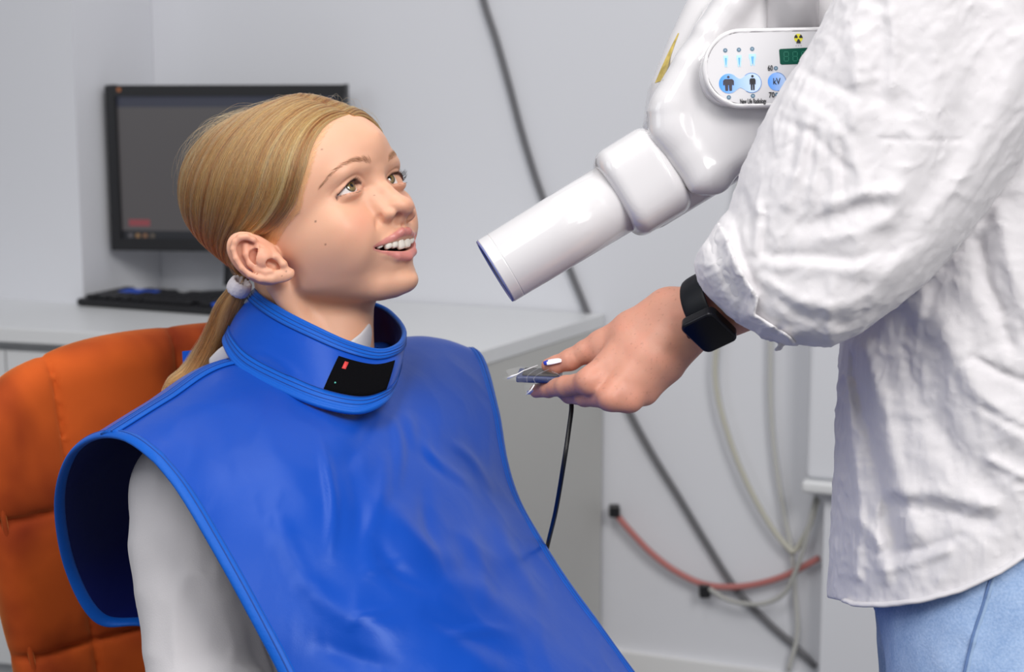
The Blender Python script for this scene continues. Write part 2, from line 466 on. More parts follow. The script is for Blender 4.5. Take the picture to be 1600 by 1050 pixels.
# ------------------------------------------------------------------ cables on the wall
def wallpt(px, py, off=0.012):
    r = pw(px, py, 1.0) - CO; t = ((wp - CO) @ DD - off) / (r @ DD); return CO + r * t
def cable(name, pts, rad, m, label, off=0.012, cat='cable', parts=None):
    P = np.array([wallpt(p[0], p[1], (p[2] if len(p) > 2 else off)) for p in pts])
    o = link(name, tube_mesh(name, catmull(P, 10), rad, 12), m)
    tag(o, label, cat); return o
cable('cable', [(742, -60), (757, 5), (775, 60), (795, 130), (815, 205), (838, 280), (862, 345), (888, 415), (916, 484), (945, 560), (982, 640), (1020, 710), (1060, 775), (1105, 850), (1150, 920), (1200, 972), (1245, 1012), (1274, 1042)], 0.0065,
      mat('grey_rubber', (0.13, 0.13, 0.14), rough=0.5), 'long dark grey cable running down the wall past the desk end')
cable('hose', [(958, 798, .03), (985, 830, .03), (1020, 866, .03), (1060, 895, .03), (1105, 914, .03), (1160, 916, .03), (1220, 902, .03), (1280, 872, .03)], 0.0065, mat('red_rubber', (0.42, 0.15, 0.14), rough=0.5), 'dull red rubber hose sagging low along the wall', cat='hose')
cable('cable', [(1190, -120, .02), (1180, 60, .02), (1160, 260, .025), (1135, 430, .03), (1119, 545, .03), (1120, 610, .03), (1138, 680, .03), (1165, 750, .03), (1200, 815, .03), (1228, 852, .03), (1242, 860, .03), (1262, 828, .035), (1277, 780, .04)], 0.0055, mat('beige_cable', (0.50, 0.49, 0.42), rough=0.5), 'pale beige cable hanging in a wide curve below the wrist')
cable('cable', [(1222, -120, .02), (1214, 120, .02), (1207, 360, .02), (1204, 560, .02), (1205, 640, .02), (1212, 720, .02), (1225, 800, .02), (1237, 862, .02), (1243, 930, .02), (1246, 990, .02), (1232, 1048, .02)], 0.005, mat('pale_cable', (0.50, 0.50, 0.48), rough=0.5), 'pale grey cable hanging straight down the wall to the floor')
cable('cable', [(1108, 920, .04), (1140, 938, .045), (1185, 944, .05), (1222, 930, .05), (1242, 895, .05), (1256, 855, .05), (1275, 775, .045)], 0.0045, mat('thin_grey_cable', (0.40, 0.40, 0.38), rough=0.5), 'thin grey cable looping under the red hose')
cp = wallpt(1101, 922, .03); box_obj('cable_clip', tuple(cp), (0.011, 0.012, 0.014), BLK, bevel=0.003)
tag(bpy.data.objects['cable_clip'], 'small black clip in the middle of the red hose', 'clip')
cp = wallpt(960, 798, .032); box_obj('hose_connector', tuple(cp), (0.011, 0.011, 0.012), BLK, bevel=0.003)
tag(bpy.data.objects['hose_connector'], 'small black connector at the left end of the red hose by the desk', 'connector')

# ------------------------------------------------------------------ white wall unit on the right
cb = empty('wall_cabinet', (*(wallpt(1300, 900, .15))[:2], 0), 'white wall unit with a rounded ledge partly behind the standing person', 'cabinet')
def wbox(name, x0, x1, z0, z1, d0, d1, m, bevel):
    """x along WD from the point under px 1255 on the wall; d = distance in front of the wall"""
    O_ = np.array([*WB0[:2], 0.0]); R = Matrix((tuple(WD), tuple(DD), (0, 0, 1))).transposed()
    c = O_ + WD * (x0 + x1) / 2 - DD * (d0 + d1) / 2 + np.array([0, 0, (z0 + z1) / 2])
    return box_obj(name, tuple(c), ((x1 - x0) / 2, (d1 - d0) / 2, (z1 - z0) / 2), m, R, bevel, 4, cb, smooth=False)
WB0 = wallpt(1252, 760, 0.11)
zb = WB0[2]
WB0 = WB0 + DD * 0.11
wbox('upper_body', 0.004, 0.55, zb + 0.012, 1.9, 0.004, 0.10, WALL, 0.012)
wbox('ledge', 0.0, 0.56, zb - 0.012, zb + 0.012, 0.004, 0.115, LAM, 0.008)
wbox('lower_body', 0.035, 0.55, 0.0, zb - 0.012, 0.004, 0.07, WALL, 0.004)

# ------------------------------------------------------------------ orange velvet armchair
def velvet():
    m, nt, b = new_mat('orange_velvet'); L = nt.links
    tc = nt.nodes.new('ShaderNodeTexCoord'); n = nd(nt, 'ShaderNodeTexNoise', Scale=7.0, Detail=3.0, Roughness=0.5); n.inputs['Distortion'].default_value = 0.25; L.new(tc.outputs['Object'], n.inputs['Vector'])
    r = nt.nodes.new('ShaderNodeValToRGB'); el = r.color_ramp.elements; el[0].position = 0.36; el[0].color = (0.22, 0.028, 0.007, 1); el[1].position = 0.60; el[1].color = (0.54, 0.092, 0.014, 1)
    L.new(n.outputs['Fac'], r.inputs[0]); L.new(r.outputs[0], b.inputs['Base Color']); b.inputs['Roughness'].default_value = 0.85; b.inputs['Specular IOR Level'].default_value = 0.15
    b.inputs['Sheen Weight'].default_value = 0.7; b.inputs['Sheen Roughness'].default_value = 0.35; b.inputs['Sheen Tint'].default_value = (1.0, 0.45, 0.15, 1)
    n2 = nd(nt, 'ShaderNodeTexNoise', Scale=900.0, Detail=2.0); L.new(tc.outputs['Object'], n2.inputs['Vector'])
    bp = nd(nt, 'ShaderNodeBump', Strength=0.15, Distance=0.001); L.new(n2.outputs['Fac'], bp.inputs['Height']); L.new(bp.outputs[0], b.inputs['Normal'])
    return m
VEL = velvet()
PH = math.radians(36)
CAX = np.array([math.cos(PH), math.sin(PH), 0.0]); CFR = np.array([math.sin(PH), -math.cos(PH), 0.0])
tl = pw(0, 583, 1.716)
CH0 = tl + CAX * 0.215 - CFR * 0.6 * 0.215 ** 2 + CFR * 0.0; CH0[2] = 0.0; CHT = tl[2]
chair = empty('armchair', (CH0[0] + CFR[0] * .25, CH0[1] + CFR[1] * .25, 0), 'orange velvet armchair with stitched quilted back behind the girl', 'chair')
def ch_loc(P):
    Wp = c2w(P) - CH0
    return np.stack([Wp @ CAX, Wp @ CFR, Wp[:, 2]], 1) * 1000.0
def back_sdf(P):
    q = ch_loc(P); x, y, z = q[:, 0], q[:, 1], q[:, 2]
    T = CHT * 1000
    hw = 250 - 55 * np.clip((T - z) / 420.0, 0, 1.3) ** 1.5 + 0 * z
    # outline: rounded top
    k = np.clip(np.abs(x) / 260, 0, 1.4); top = T + 22 - 60 * k ** 3.0
    mid = 0.0006 * x * x + 0.10 * (T - z) * 0.35 - 18
    # quilting seams
    sv = [-158 + 0.10 * (T - z), -12.0, 158 - 0.10 * (T - z)]
    dv = np.minimum.reduce([np.abs(x - s) for s in sv]); dh = np.minimum.reduce([np.abs(z - (T - s)) for s in (152, 300)])
    puff = 9.0 * (1 - np.exp(-dv / 16)) * (1 - np.exp(-dh / 16)) - 4.5 * np.exp(-(dv / 3.0) ** 2) - 4.5 * np.exp(-(dh / 3.0) ** 2) * (y > mid)
    th = 24 + puff
    dy = np.abs(y - mid) - th
    dx = np.abs(x) - hw
    dz = z - top; db = 330 - z
    e = smax(smax(dx, dz, 60), db, 20)
    d = smax(e * 0.9, dy, 34)
    return d * 0.9
cw_ = w2c(np.array([CH0 + CAX * a_ + CFR * b_ + np.array([0, 0, z_]) for a_ in (-.3, .3) for b_ in (-.06, .16) for z_ in (.3, CHT + .04)]))
sdf_obj('backrest', back_sdf, cw_.min(0) - 5, cw_.max(0) + 5, 4.0, VEL, chair, margin=1.8)
# piping along the back's left edge
pp_ = []
for z_ in np.linspace(CHT - 0.05, 0.42, 20):
    T = CHT * 1000; zz = z_ * 1000; hw = 250 - 55 * np.clip((T - zz) / 420.0, 0, 1.3) ** 1.5
    x_ = -(hw - 16) / 1000; y_ = (0.0006 * (x_ * 1000) ** 2 + 0.035 * (T - zz) - 18 + 22) / 1000
    pp_.append(CH0 + CAX * x_ + CFR * y_ + np.array([0, 0, z_]))
link('piping', tube_mesh('piping', pp_, 0.003, 8), VEL, chair)
def seat_sdf(P):
    q = ch_loc(P)
    return sd_box(q, (0, 270, 415), (235, 255, 45), None, 34)
cw_ = w2c(np.array([CH0 + CAX * a_ + CFR * b_ + np.array([0, 0, z_]) for a_ in (-.27, .27) for b_ in (0, .56) for z_ in (.34, .5)]))
sdf_obj('seat', seat_sdf, cw_.min(0) - 5, cw_.max(0) + 5, 8.0, VEL, chair, margin=1.8)
for a_ in (-.19, .19):
    for b_ in (.07, .46):
        p0 = CH0 + CAX * a_ + CFR * b_ + np.array([0, 0, 0.385]); p1 = p0 + CAX * a_ * 0.25 + CFR * (b_ - .27) * 0.25; p1[2] = 0.0
        link('leg', tube_mesh('leg', [p0, p1], [0.014, 0.009], 12), BLK, chair)
# ================================================================== the girl: head
def orth(R):
    u, s, v = np.linalg.svd(R); return u @ v
HR = orth(0.5 * (np.array([[0.72877429, 0.54089437, -0.41990631], [-0.35392899, -0.22741235, -0.90720334], [-0.58619306, 0.80976349, 0.02570592]])
               + np.array([[0.88070562, 0.29119316, -0.37358287], [-0.23349286, -0.41932411, -0.87729606], [-0.41211491, 0.8598685, -0.30130958]])))
HT = np.array([-189.5, -101.5, 1632.0])
# head landmarks (X fwd, Y left, Z up) and where the photo shows them
LMK = [
 ((65, -43.5, 20), (524.5, 306)), ((77, -16, 20), (566, 293)), ((77, 16, 20), (600, 284)), ((66, 42, 20), (626, 288)),
 ((86, 0, 24), (590, 281)), ((112, 0, -17), (641, 323)), ((98, 0, -30), (632, 341)), ((90, -16, -21), (599, 336)),
 ((76, -28, -45), (582, 390)), ((101, 0, -42), (641, 358)), ((99, 0, -60), (648, 398)), ((90, 0, -78), (653, 433)), ((76, 0, -94), (629, 460)),
 ((0, -66, 0), (436, 408)), ((83, -25, 41), (556, 255)), ((-8, 0, 121), (448, 152)), ((-100, 0, 42), (311, 280)),
 ((82, 0, 72), (592, 206)), ((60, 0, 99), (549, 176)), ((79, 28, 41), (612, 250)), ((90, 16, -21), (640, 338)), ((30, -50, -60), (500, 455)), ((35, -68, 35), (470, 330)), ((-50, 0, 108), (354, 201)), ((-85, -10, -15), (322, 360)),
]
_LM = np.array([a for a, b in LMK], float); _L0 = _LM @ HR.T + HT
_LT = np.array([pc(b[0], b[1], z[2]) for (a, b), z in zip(LMK, _L0)])
_fc = np.array([60.0, 47, -16]) @ HR.T + HT; _LM = np.vstack([_LM, [60.0, 47, -16]]); _L0 = np.vstack([_L0, _fc]); _LT = np.vstack([_LT, _fc - [5.5, 0, 0]])
def _kern(A, B): return np.exp(-np.linalg.norm(A[:, None] - B[None], axis=2) / 45.0)
_RW = np.linalg.solve(_kern(_LT, _LT) + 0.02 * np.eye(len(_LT)), (_L0 - _LT))
_RWi = np.linalg.solve(_kern(_L0, _L0) + 0.02 * np.eye(len(_L0)), (_LT - _L0))
def cam2head(P):
    P = P.astype(np.float32); out = np.empty_like(P)
    for s in range(0, len(P), 200000):
        q = P[s:s + 200000]
        d = np.zeros_like(q)
        for i in range(len(_LT)):
            k = np.exp(-np.sqrt(((q - _LT[i].astype(np.float32)) ** 2).sum(1)) / 45.0)
            d += k[:, None] * _RW[i].astype(np.float32)
        out[s:s + 200000] = (q + d - HT.astype(np.float32)) @ HR.astype(np.float32)
    return out
def head2cam(Q):
    Q = np.atleast_2d(np.asarray(Q, float)); T = Q @ HR.T + HT; P = T.copy()
    for _ in range(25):
        P = P - (cam2head(P) @ HR.T + HT - T) * 0.7
    return P
def mir(p): return (p[0], -p[1], p[2])

def lens2(y, z, y0, z0, halfw, up, dn, tilt=0.0, skew=0.0):
    """2-D almond (negative inside) centred at (y0,z0)"""
    ct, st = math.cos(tilt), math.sin(tilt)
    a = (y - y0) * ct + (z - z0) * st; b = -(y - y0) * st + (z - z0) * ct
    a = a + skew * (1 - np.clip(a / halfw, -1, 1) ** 2)
    Ru = (halfw ** 2 + up ** 2) / (2 * up); Rd = (halfw ** 2 + dn ** 2) / (2 * dn)
    d1 = np.sqrt(a ** 2 + (b - (up - Ru)) ** 2) - Ru
    d2 = np.sqrt(a ** 2 + (b - (Rd - dn)) ** 2) - Rd
    return np.maximum(d1, d2), a, b, d1, d2

EYE_C = (66.0, 30.5, 20.5); EYE_R = 12.4
def face_sdf(q):
    X, Y, Z = q[:, 0], q[:, 1], q[:, 2]
    m = q.copy(); m[:, 1] = np.abs(m[:, 1]); Ya = m[:, 1]          # symmetric parts use m
    d = sd_ell(q, (-8, 0, 42), (91, 69, 79))
    d = smin(d, sd_ell(q, (26, 0, 46), (60, 60, 52)), 14)
    d = smin(d, sd_ell(q, (34, 0, -8), (49, 55, 56)), 14)
    d = smin(d, sd_ell(q, (40, 0, -46), (41, 41, 40)), 14)
    d = smin(d, sd_ell(q, (73, 0, -79), (15.5, 16, 15)), 14)                 # chin
    d = smin(d, sd_cap(m, (12, 43, -42), (62, 18, -74), 14, 13), 18)          # jaw line
    d = smin(d, sd_ell(m, (60, 36, -17), (22, 20, 21)), 13)                  # cheeks
    d = smin(d, sd_ell(m, (66, 28, -30), (17, 15, 17)), 12)                  # smiling cheek
    d = smin(d, sd_ell(m, (38, 49, -6), (32, 15, 24)), 18)                    # cheek bone
    d = smin(d, sd_ell(m, (42, 36, -36), (34, 20, 26)), 20)
    d = smin(d, sd_ell(m, (71, 23, 37), (11, 19, 8)), 14)                    # brow
    # sockets
    d = smax(d, -sd_ell(m, (88, 29, 19), (11, 15, 10)), 10)
    d = smax(d, -sd_ell(m, (93, 13, 20), (8, 7, 11)), 8)
    # eyelids over the ball
    d = smin(d, np.sqrt(((m - np.array(EYE_C, np.float32)) ** 2).sum(1)) - (EYE_R + 2.0 + 0.9 * np.clip((18 - m[:, 2]) / 5, 0, 1)), 3.5)
    # nose
    d = smin(d, sd_chain(q, [(79, 0, 28), (87, 0, 10), (99, 0, -11)], [8, 7.5, 8.5], 4), 9)
    d = smin(d, sd_cap(m, (78, 9, 8), (88, 9.5, -13), 6, 8), 9)
    d = smin(d, sd_ell(q, (101.5, 0, -15.5), (10.5, 10.2, 9.2)), 8)
    d = smin(d, sd_ell(m, (91.5, 12.2, -20.5), (9.6, 6.6, 7.2)), 3.6)
    d = smin(d, sd_cap(q, (103, 0, -21), (94, 0, -28), 4.4, 4.6), 3.5)
    d = smax(d, -sd_ell(m, (99.0, 8.2, -26.2), (6.2, 4.0, 5.4), None), 1.2)
    # muzzle
    d = smin(d, sd_ell(q, (72, 0, -46), (21, 29, 23)), 12)
    # philtrum
    d = d + 0.9 * np.exp(-(Y / 2.2) ** 2 - ((Z + 36) / 5.0) ** 2) * (X > 80)
    # lips (smile: the centre hangs below the corners)
    d = smin(d, sd_chain(m, [(70.5, 35, -41.8), (84.5, 21, -42.4), (91, 12, -42.2), (94.5, 4.5, -41.0), (94.6, 0, -42.0)], [1.3, 2.1, 2.8, 3.3, 3.0], 2), 4.0)
    d = smin(d, sd_chain(m, [(70.5, 35, -42.8), (83, 21, -51.8), (88.5, 12, -57.5), (91.2, 0, -60.2)], [1.3, 2.3, 3.3, 3.9], 2), 4.0)
    # mouth opening
    zc = Z - 0.0076 * Y ** 2
    lz, a, b, d1, d2 = lens2(Y, zc, 0, -51.6, 35.0, 4.3, 3.6)
    op = np.maximum(lz, 66 - X)
    d = smax(d, -op, 1.2)
    # smile fold and mouth-corner dimple
    fold = np.abs(sd_chain(m, [(88, 17, -20), (80, 30, -31), (70, 38, -42)], [0.1, 0.1, 0.1]))
    d = d + 1.3 * np.exp(-(fold / 3.2) ** 2)
    d = d + 1.2 * np.exp(-(((m - np.array([71, 37, -42.0], np.float32)) ** 2).sum(1)) / 14.0)
    d = d + 1.4 * np.exp(-((Z + 69.5) / 4.5) ** 2 - (Y / 15) ** 2) * (X > 70)                         # under the lower lip
    # eye opening (each side), lid crease, lower lid
    e2, a, b, u1, u2 = lens2(Ya, Z, 30.5, 19.8, 14.4, 7.6, 3.2, -0.03, 1.0)
    d = smax(d, -np.maximum(e2, 60 - X), 0.8)
    d = np.minimum(d, np.sqrt(((m - np.array(EYE_C, np.float32)) ** 2).sum(1)) - (EYE_R - 0.7))
    d = smin(d, sd_ell(m, (73.0, 18.2, 19.6), (6.2, 5.6, 5.0)), 1.5)
    fr = (X > 55)
    d = d + fr * 1.3 * np.exp(-((u1 - 4.2) / 1.1) ** 2) * (b > -1) * np.exp(-(a / 15.0) ** 4)
    d = d - fr * 0.7 * np.exp(-((u2 - 2.6) / 2.0) ** 2) * (b < 0) * np.exp(-(a / 12.0) ** 4)
    d = d + fr * 0.9 * np.exp(-((u2 - 7.5) / 2.2) ** 2) * (b < 0) * np.exp(-(a / 13.0) ** 4)
    d = d + fr * 1.2 * np.exp(-((Ya - 15.2) ** 2 + (Z - 19) ** 2) / 7.0)
    return d

# ear: traced in its own plane, which faces the camera (depth ED), px = ear pixel coordinates of the photo
ED = 1566.0
def er(x, y, w=0.0): return pc(340 + x / 7.5, 340 + y / 7.5, ED - w)   # w mm outward (towards the camera)
EAR_N = np.array([0.12, 0.10, -1.0]); EAR_N /= np.linalg.norm(EAR_N)
def ear_sdf(P):
    # helix rim
    hx = [(495, 420, -1), (470, 330, 2), (420, 262, 6), (340, 225, 8), (265, 232, 9), (205, 285, 9), (183, 370, 9), (215, 480, 9), (285, 590, 8), (380, 670, 7), (500, 715, 5), (620, 722, 3)]
    d = sd_chain(P, [er(*h) for h in hx], [2.0, 2.4, 2.9, 3.2, 3.3, 3.1, 2.8, 2.8, 2.9, 3.1, 3.5, 4.0], 1.5)
    # lobe
    d = smin(d, sd_ell(P, er(700, 690, 1), (15.0, 6.2, 4.2), _rot2(-6)), 3)
    d = smin(d, sd_ell(P, er(800, 665, -1), (8.5, 5.0, 4.0), _rot2(-25)), 3)
    # plate behind everything
    pl = sd_ell(P, er(450, 480, -3.5), (31, 19.5, 5.5), _rot2(40))
    d = smin(d, pl, 3)
    # back of the concha reaching the skull
    d = smin(d, sd_cap(P, er(520, 480, -2), er(560, 470, -22), 13, 18), 5)
    # scapha (hollow between helix and antihelix)
    d = smax(d, -sd_chain(P, [er(400, 300, 5.5), er(300, 290, 6.5), (er(258, 370, 6.5)), er(290, 480, 6.5), er(350, 590, 6.5), er(470, 668, 6)], [2.0, 2.6, 2.4, 2.2, 2.1, 1.2]), 1.4)
    # antihelix and its two crura, antitragus
    d = smin(d, sd_chain(P, [er(330, 330, 2.5), er(345, 430, 4.2), er(390, 540, 4.6), er(470, 615, 4.6), er(560, 640, 4.5), er(625, 628, 4)], [3.6, 4.0, 3.6, 3.0, 2.8, 2.6], 2), 2.6)
    d = smin(d, sd_cap(P, er(360, 400, 3), er(465, 370, 1.5), 3.4, 2.4), 2.5)
    # concha and canal
    d = smax(d, -sd_ell(P, er(480, 490, 3.8), (10.5, 7.2, 4.8), _rot2(52)), 3.0)
    d = smax(d, -sd_ell(P, er(520, 420, 2.5), (7.0, 4.0, 3.8), _rot2(70)), 2.0)
    d = smax(d, -sd_ell(P, er(640, 535, 3.5), (8.0, 4.0, 5.5), _rot2(18)), 1.8)
    # crus of the helix into the concha
    d = smin(d, sd_chain(P, [er(480, 350, 2), er(545, 420, 1.5), er(565, 500, -1.0)], [2.0, 1.5, 1.0], 1), 1.6)
    # tragus
    d = smin(d, sd_chain(P, [er(640, 380, -1), er(700, 460, 1.8), er(770, 545, 2.0), er(800, 600, 0)], [2.6, 3.2, 3.4, 3.0], 2), 3)
    return d
def _rot2(deg):
    a = math.radians(deg); c, s = math.cos(a), math.sin(a)      # in-plane axis, image x right / y down
    e1 = np.array([c, s, 0.0]); n = -EAR_N; e1 = e1 - n * (e1 @ n); e1 /= np.linalg.norm(e1); e2 = np.cross(n, e1)
    return np.stack([e1, e2, n], 1)

NECK = [pc(468, 400, 1645), pc(484, 480, 1652), pc(497, 560, 1652), pc(490, 640, 1650)]
def head_sdf(P):
    q = cam2head(P)
    d = face_sdf(q)
    nk = sd_chain(P, NECK, [48, 45, 47, 58], 20)
    nk = smin(nk, sd_cap(P, pc(545, 455, 1640), pc(530, 560, 1635), 24, 24), 25)
    d = smin(d, nk, 16)
    # sternomastoid, a soft cord from behind the ear
    d = smin(d, sd_chain(P, [pc(430, 445, 1592), pc(480, 520, 1604), pc(532, 600, 1612)], [9, 8, 8], 5), 14)
    d = smin(d, sd_ell(P, pc(500, 690, 1660), (150, 60, 75)), 30)           # top of the chest and shoulders (under the clothes)
    d = smin(d, ear_sdf(P), 2.2)
    return d

def head_attrs(V):
    q = cam2head(V); m = q.copy(); m[:, 1] = np.abs(m[:, 1])
    m2 = m * np.array([0, 1, 1], np.float32)
    fl = lambda L: [(0, p[1], p[2]) for p in L]
    ul = sd_chain(m2, fl( [(70.5, 35, -41.8), (84.5, 21, -42.4), (91, 12, -42.2), (94.5, 4.5, -41.0), (94.6, 0, -42.0)]), [1.2, 2.3, 3.1, 3.6, 3.1], 1)
    ll = sd_chain(m2, fl( [(70.5, 35, -42.8), (83, 21, -51.8), (88.5, 12, -57.5), (91.2, 0, -60.2)]), [1.2, 2.6, 3.7, 4.3], 1)
    lips = np.clip(0.5 - np.minimum(ul, ll) / 1.1, 0, 1) * (q[:, 0] > 70)
    zc = q[:, 2] - 0.0086 * q[:, 1] ** 2
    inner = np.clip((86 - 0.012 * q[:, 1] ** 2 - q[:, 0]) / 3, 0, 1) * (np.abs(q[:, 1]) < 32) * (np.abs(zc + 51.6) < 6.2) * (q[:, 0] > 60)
    blush = np.exp(-(((m - np.array([78, 40, -14], np.float32)) / np.array([22, 18, 16], np.float32)) ** 2).sum(1))
    nose = np.exp(-(((m - np.array([108, 0, -18], np.float32)) / np.array([12, 11, 10], np.float32)) ** 2).sum(1))
    ear = np.exp(-(((V - er(420, 430)) / 22.0) ** 2).sum(1)); ear *= (V[:, 2] < 1590)
    e2, a, b, u1, u2 = lens2(m[:, 1], m[:, 2], 30.5, 19.8, 14.4, 7.6, 3.2, -0.03, 1.0)
    rim = np.exp(-(e2 / 1.3) ** 2) * (q[:, 0] > 60)
    lidline = np.exp(-((u1 - 0.2) / 1.1) ** 2) * (b > -3) * (np.abs(a) < 15.5) * (q[:, 0] > 58) * (a > -12.5)
    spots = np.zeros(len(V))
    for px, py, r in ((493, 346, 1.1), (508.5, 382, 1.0), (503, 233.5, 0.9), (585, 305.5, 0.7), (447, 424, 0.9), (440, 431, 0.6), (556, 375, 0.5)):
        pp = V[:, :2] / V[:, 2:3] * FPX + np.array([800, 525])
        dd = np.hypot(pp[:, 0] - px, pp[:, 1] - py) * 0.6
        spots = np.maximum(spots, np.clip(1.3 - dd / r, 0, 1) * (V[:, 2] < 1640))
    return {'lips': lips, 'inner': inner, 'nostril': np.exp(-(((m - np.array([97.5, 8.2, -25.5], np.float32)) / np.array([4.5, 3.2, 3.6], np.float32)) ** 2).sum(1)), 'blush': np.clip(blush + 0.8 * nose, 0, 1), 'earred': ear, 'rim': rim, 'lid': lidline, 'spots': spots}

def skin_material(name, base, lipc=(0.58, 0.21, 0.19)):
    m, nt, b = new_mat(name); L = nt.links
    def a(n):
        x = nt.nodes.new('ShaderNodeAttribute'); x.attribute_name = n; return x.outputs['Fac']
    tc = nt.nodes.new('ShaderNodeTexCoord')
    n1 = nd(nt, 'ShaderNodeTexNoise', Scale=25.0, Detail=5.0); L.new(tc.outputs['Object'], n1.inputs['Vector'])
    mx = nt.nodes.new('ShaderNodeMix'); mx.data_type = 'RGBA'; mx.inputs['A'].default_value = tuple(x * 0.93 for x in base) + (1,); mx.inputs['B'].default_value = (min(1, base[0] * 1.04), base[1] * 1.07, base[2] * 1.08, 1)
    L.new(n1.outputs['Fac'], mx.inputs['Factor']); cur = mx.outputs['Result']
    def layer(fac, col, k=1.0):
        nonlocal cur
        x = nt.nodes.new('ShaderNodeMix'); x.data_type = 'RGBA'; x.inputs['B'].default_value = tuple(col) + (1,)
        s = nt.nodes.new('ShaderNodeMath'); s.operation = 'MULTIPLY'; s.inputs[1].default_value = k; L.new(fac, s.inputs[0]); L.new(s.outputs[0], x.inputs['Factor'])
        L.new(cur, x.inputs['A']); cur = x.outputs['Result']
    layer(a('blush'), (0.72, 0.26, 0.18), 0.38)
    layer(a('earred'), (0.74, 0.24, 0.17), 0.42)
    layer(a('rim'), (0.55, 0.22, 0.17), 0.45)
    layer(a('lid'), (0.07, 0.03, 0.025), 0.9)
    layer(a('lips'), lipc, 0.92)
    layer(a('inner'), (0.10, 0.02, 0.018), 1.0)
    layer(a('nostril'), (0.22, 0.05, 0.03), 0.9)
    layer(a('spots'), (0.11, 0.045, 0.03), 0.85)
    L.new(cur, b.inputs['Base Color'])
    b.inputs['Subsurface Weight'].default_value = 0.25; b.inputs['Subsurface Radius'].default_value = (1.0, 0.35, 0.18); b.inputs['Subsurface Scale'].default_value = 0.006
    rr = nt.nodes.new('ShaderNodeMapRange'); rr.inputs['To Min'].default_value = 0.47; rr.inputs['To Max'].default_value = 0.30; L.new(a('lips'), rr.inputs['Value']); L.new(rr.outputs[0], b.inputs['Roughness'])
    b.inputs['Specular IOR Level'].default_value = 0.42
    n2 = nd(nt, 'ShaderNodeTexNoise', Scale=900.0, Detail=3.0); L.new(tc.outputs['Object'], n2.inputs['Vector'])
    bp = nd(nt, 'ShaderNodeBump', Strength=0.12, Distance=0.0006); L.new(n2.outputs['Fac'], bp.inputs['Height']); L.new(bp.outputs[0], b.inputs['Normal'])
    return m
SKIN = skin_material('girl_skin', (0.73, 0.395, 0.26))

girl = empty('person', c2w(pc(470, 900, 1650)) * np.array([1, 1, 0]) + np.array([0, 0, 0.0]), 'seated blonde girl with ponytail smiling up, white sweater under blue x-ray apron', 'person')
HRES = 1.0
glo = np.minimum(pc(265, 120, 1500), pc(265, 120, 1800)); ghi = np.maximum(pc(690, 640, 1500), pc(690, 640, 1800)); glo[2] = 1520; ghi[2] = 1760; ghi[1] = 80; glo[0] = -335; ghi[0] = -60
body = sdf_obj('body', head_sdf, glo, ghi, HRES, SKIN, girl, attrs=head_attrs)

# eyes
def eye_material():
    m, nt, b = new_mat('eye_surface'); L = nt.links
    at = nt.nodes.new('ShaderNodeAttribute'); at.attribute_name = 'iris'       # distance from the pupil centre in mm
    r = nt.nodes.new('ShaderNodeValToRGB'); el = r.color_ramp.elements
    mp = nt.nodes.new('ShaderNodeMath'); mp.operation = 'DIVIDE'; mp.inputs[1].default_value = 12.0; L.new(at.outputs['Fac'], mp.inputs[0]); L.new(mp.outputs[0], r.inputs[0])
    el[0].position = 0; el[0].color = (0.004, 0.003, 0.003, 1); el[1].position = 1; el[1].color = (0.82, 0.74, 0.70, 1)
    for p, c in ((0.135, (0.004, 0.003, 0.003)), (0.165, (0.16, 0.09, 0.025)), (0.30, (0.24, 0.17, 0.06)), (0.43, (0.12, 0.10, 0.05)), (0.485, (0.03, 0.028, 0.02)), (0.53, (0.80, 0.74, 0.72))):
        e = el.new(p); e.color = c + (1,)
    L.new(r.outputs[0], b.inputs['Base Color']); b.inputs['Roughness'].default_value = 0.06; b.inputs['Coat Weight'].default_value = 1.0; b.inputs['Coat Roughness'].default_value = 0.02
    return m
EYEM = eye_material()
GAZE = np.array([0.80, -0.08, 0.52])     # in head axes: up towards the operator
for s in (-1, 1):
    c = head2cam((EYE_C[0], s * EYE_C[1], EYE_C[2]))[0]
    tx = pc(548.5, 289.5, c[2] - 11) if s < 0 else pc(608.5, 279.5, c[2] - 9)
    g = (tx - c) / EYE_R; g[2] = -math.sqrt(max(0.05, 1 - g[0] ** 2 - g[1] ** 2))

    bm = bmesh.new(); bmesh.ops.create_icosphere(bm, subdivisions=5, radius=1.0)
    V = np.array([v.co[:] for v in bm.verts]); ca = V @ g
    R = EYE_R - 0.1 + 0.9 * np.clip((ca - 0.87) / 0.13, 0, 1) ** 0.8
    Vc = c + V * R[:, None]
    me = bpy.data.meshes.new('eye'); bm.to_mesh(me); bm.free()
    me.vertices.foreach_set('co', c2w(Vc).ravel())
    attr(me, 'iris', np.arccos(np.clip(ca, -1, 1)) * EYE_R)
    link('eye', me, EYEM, girl)
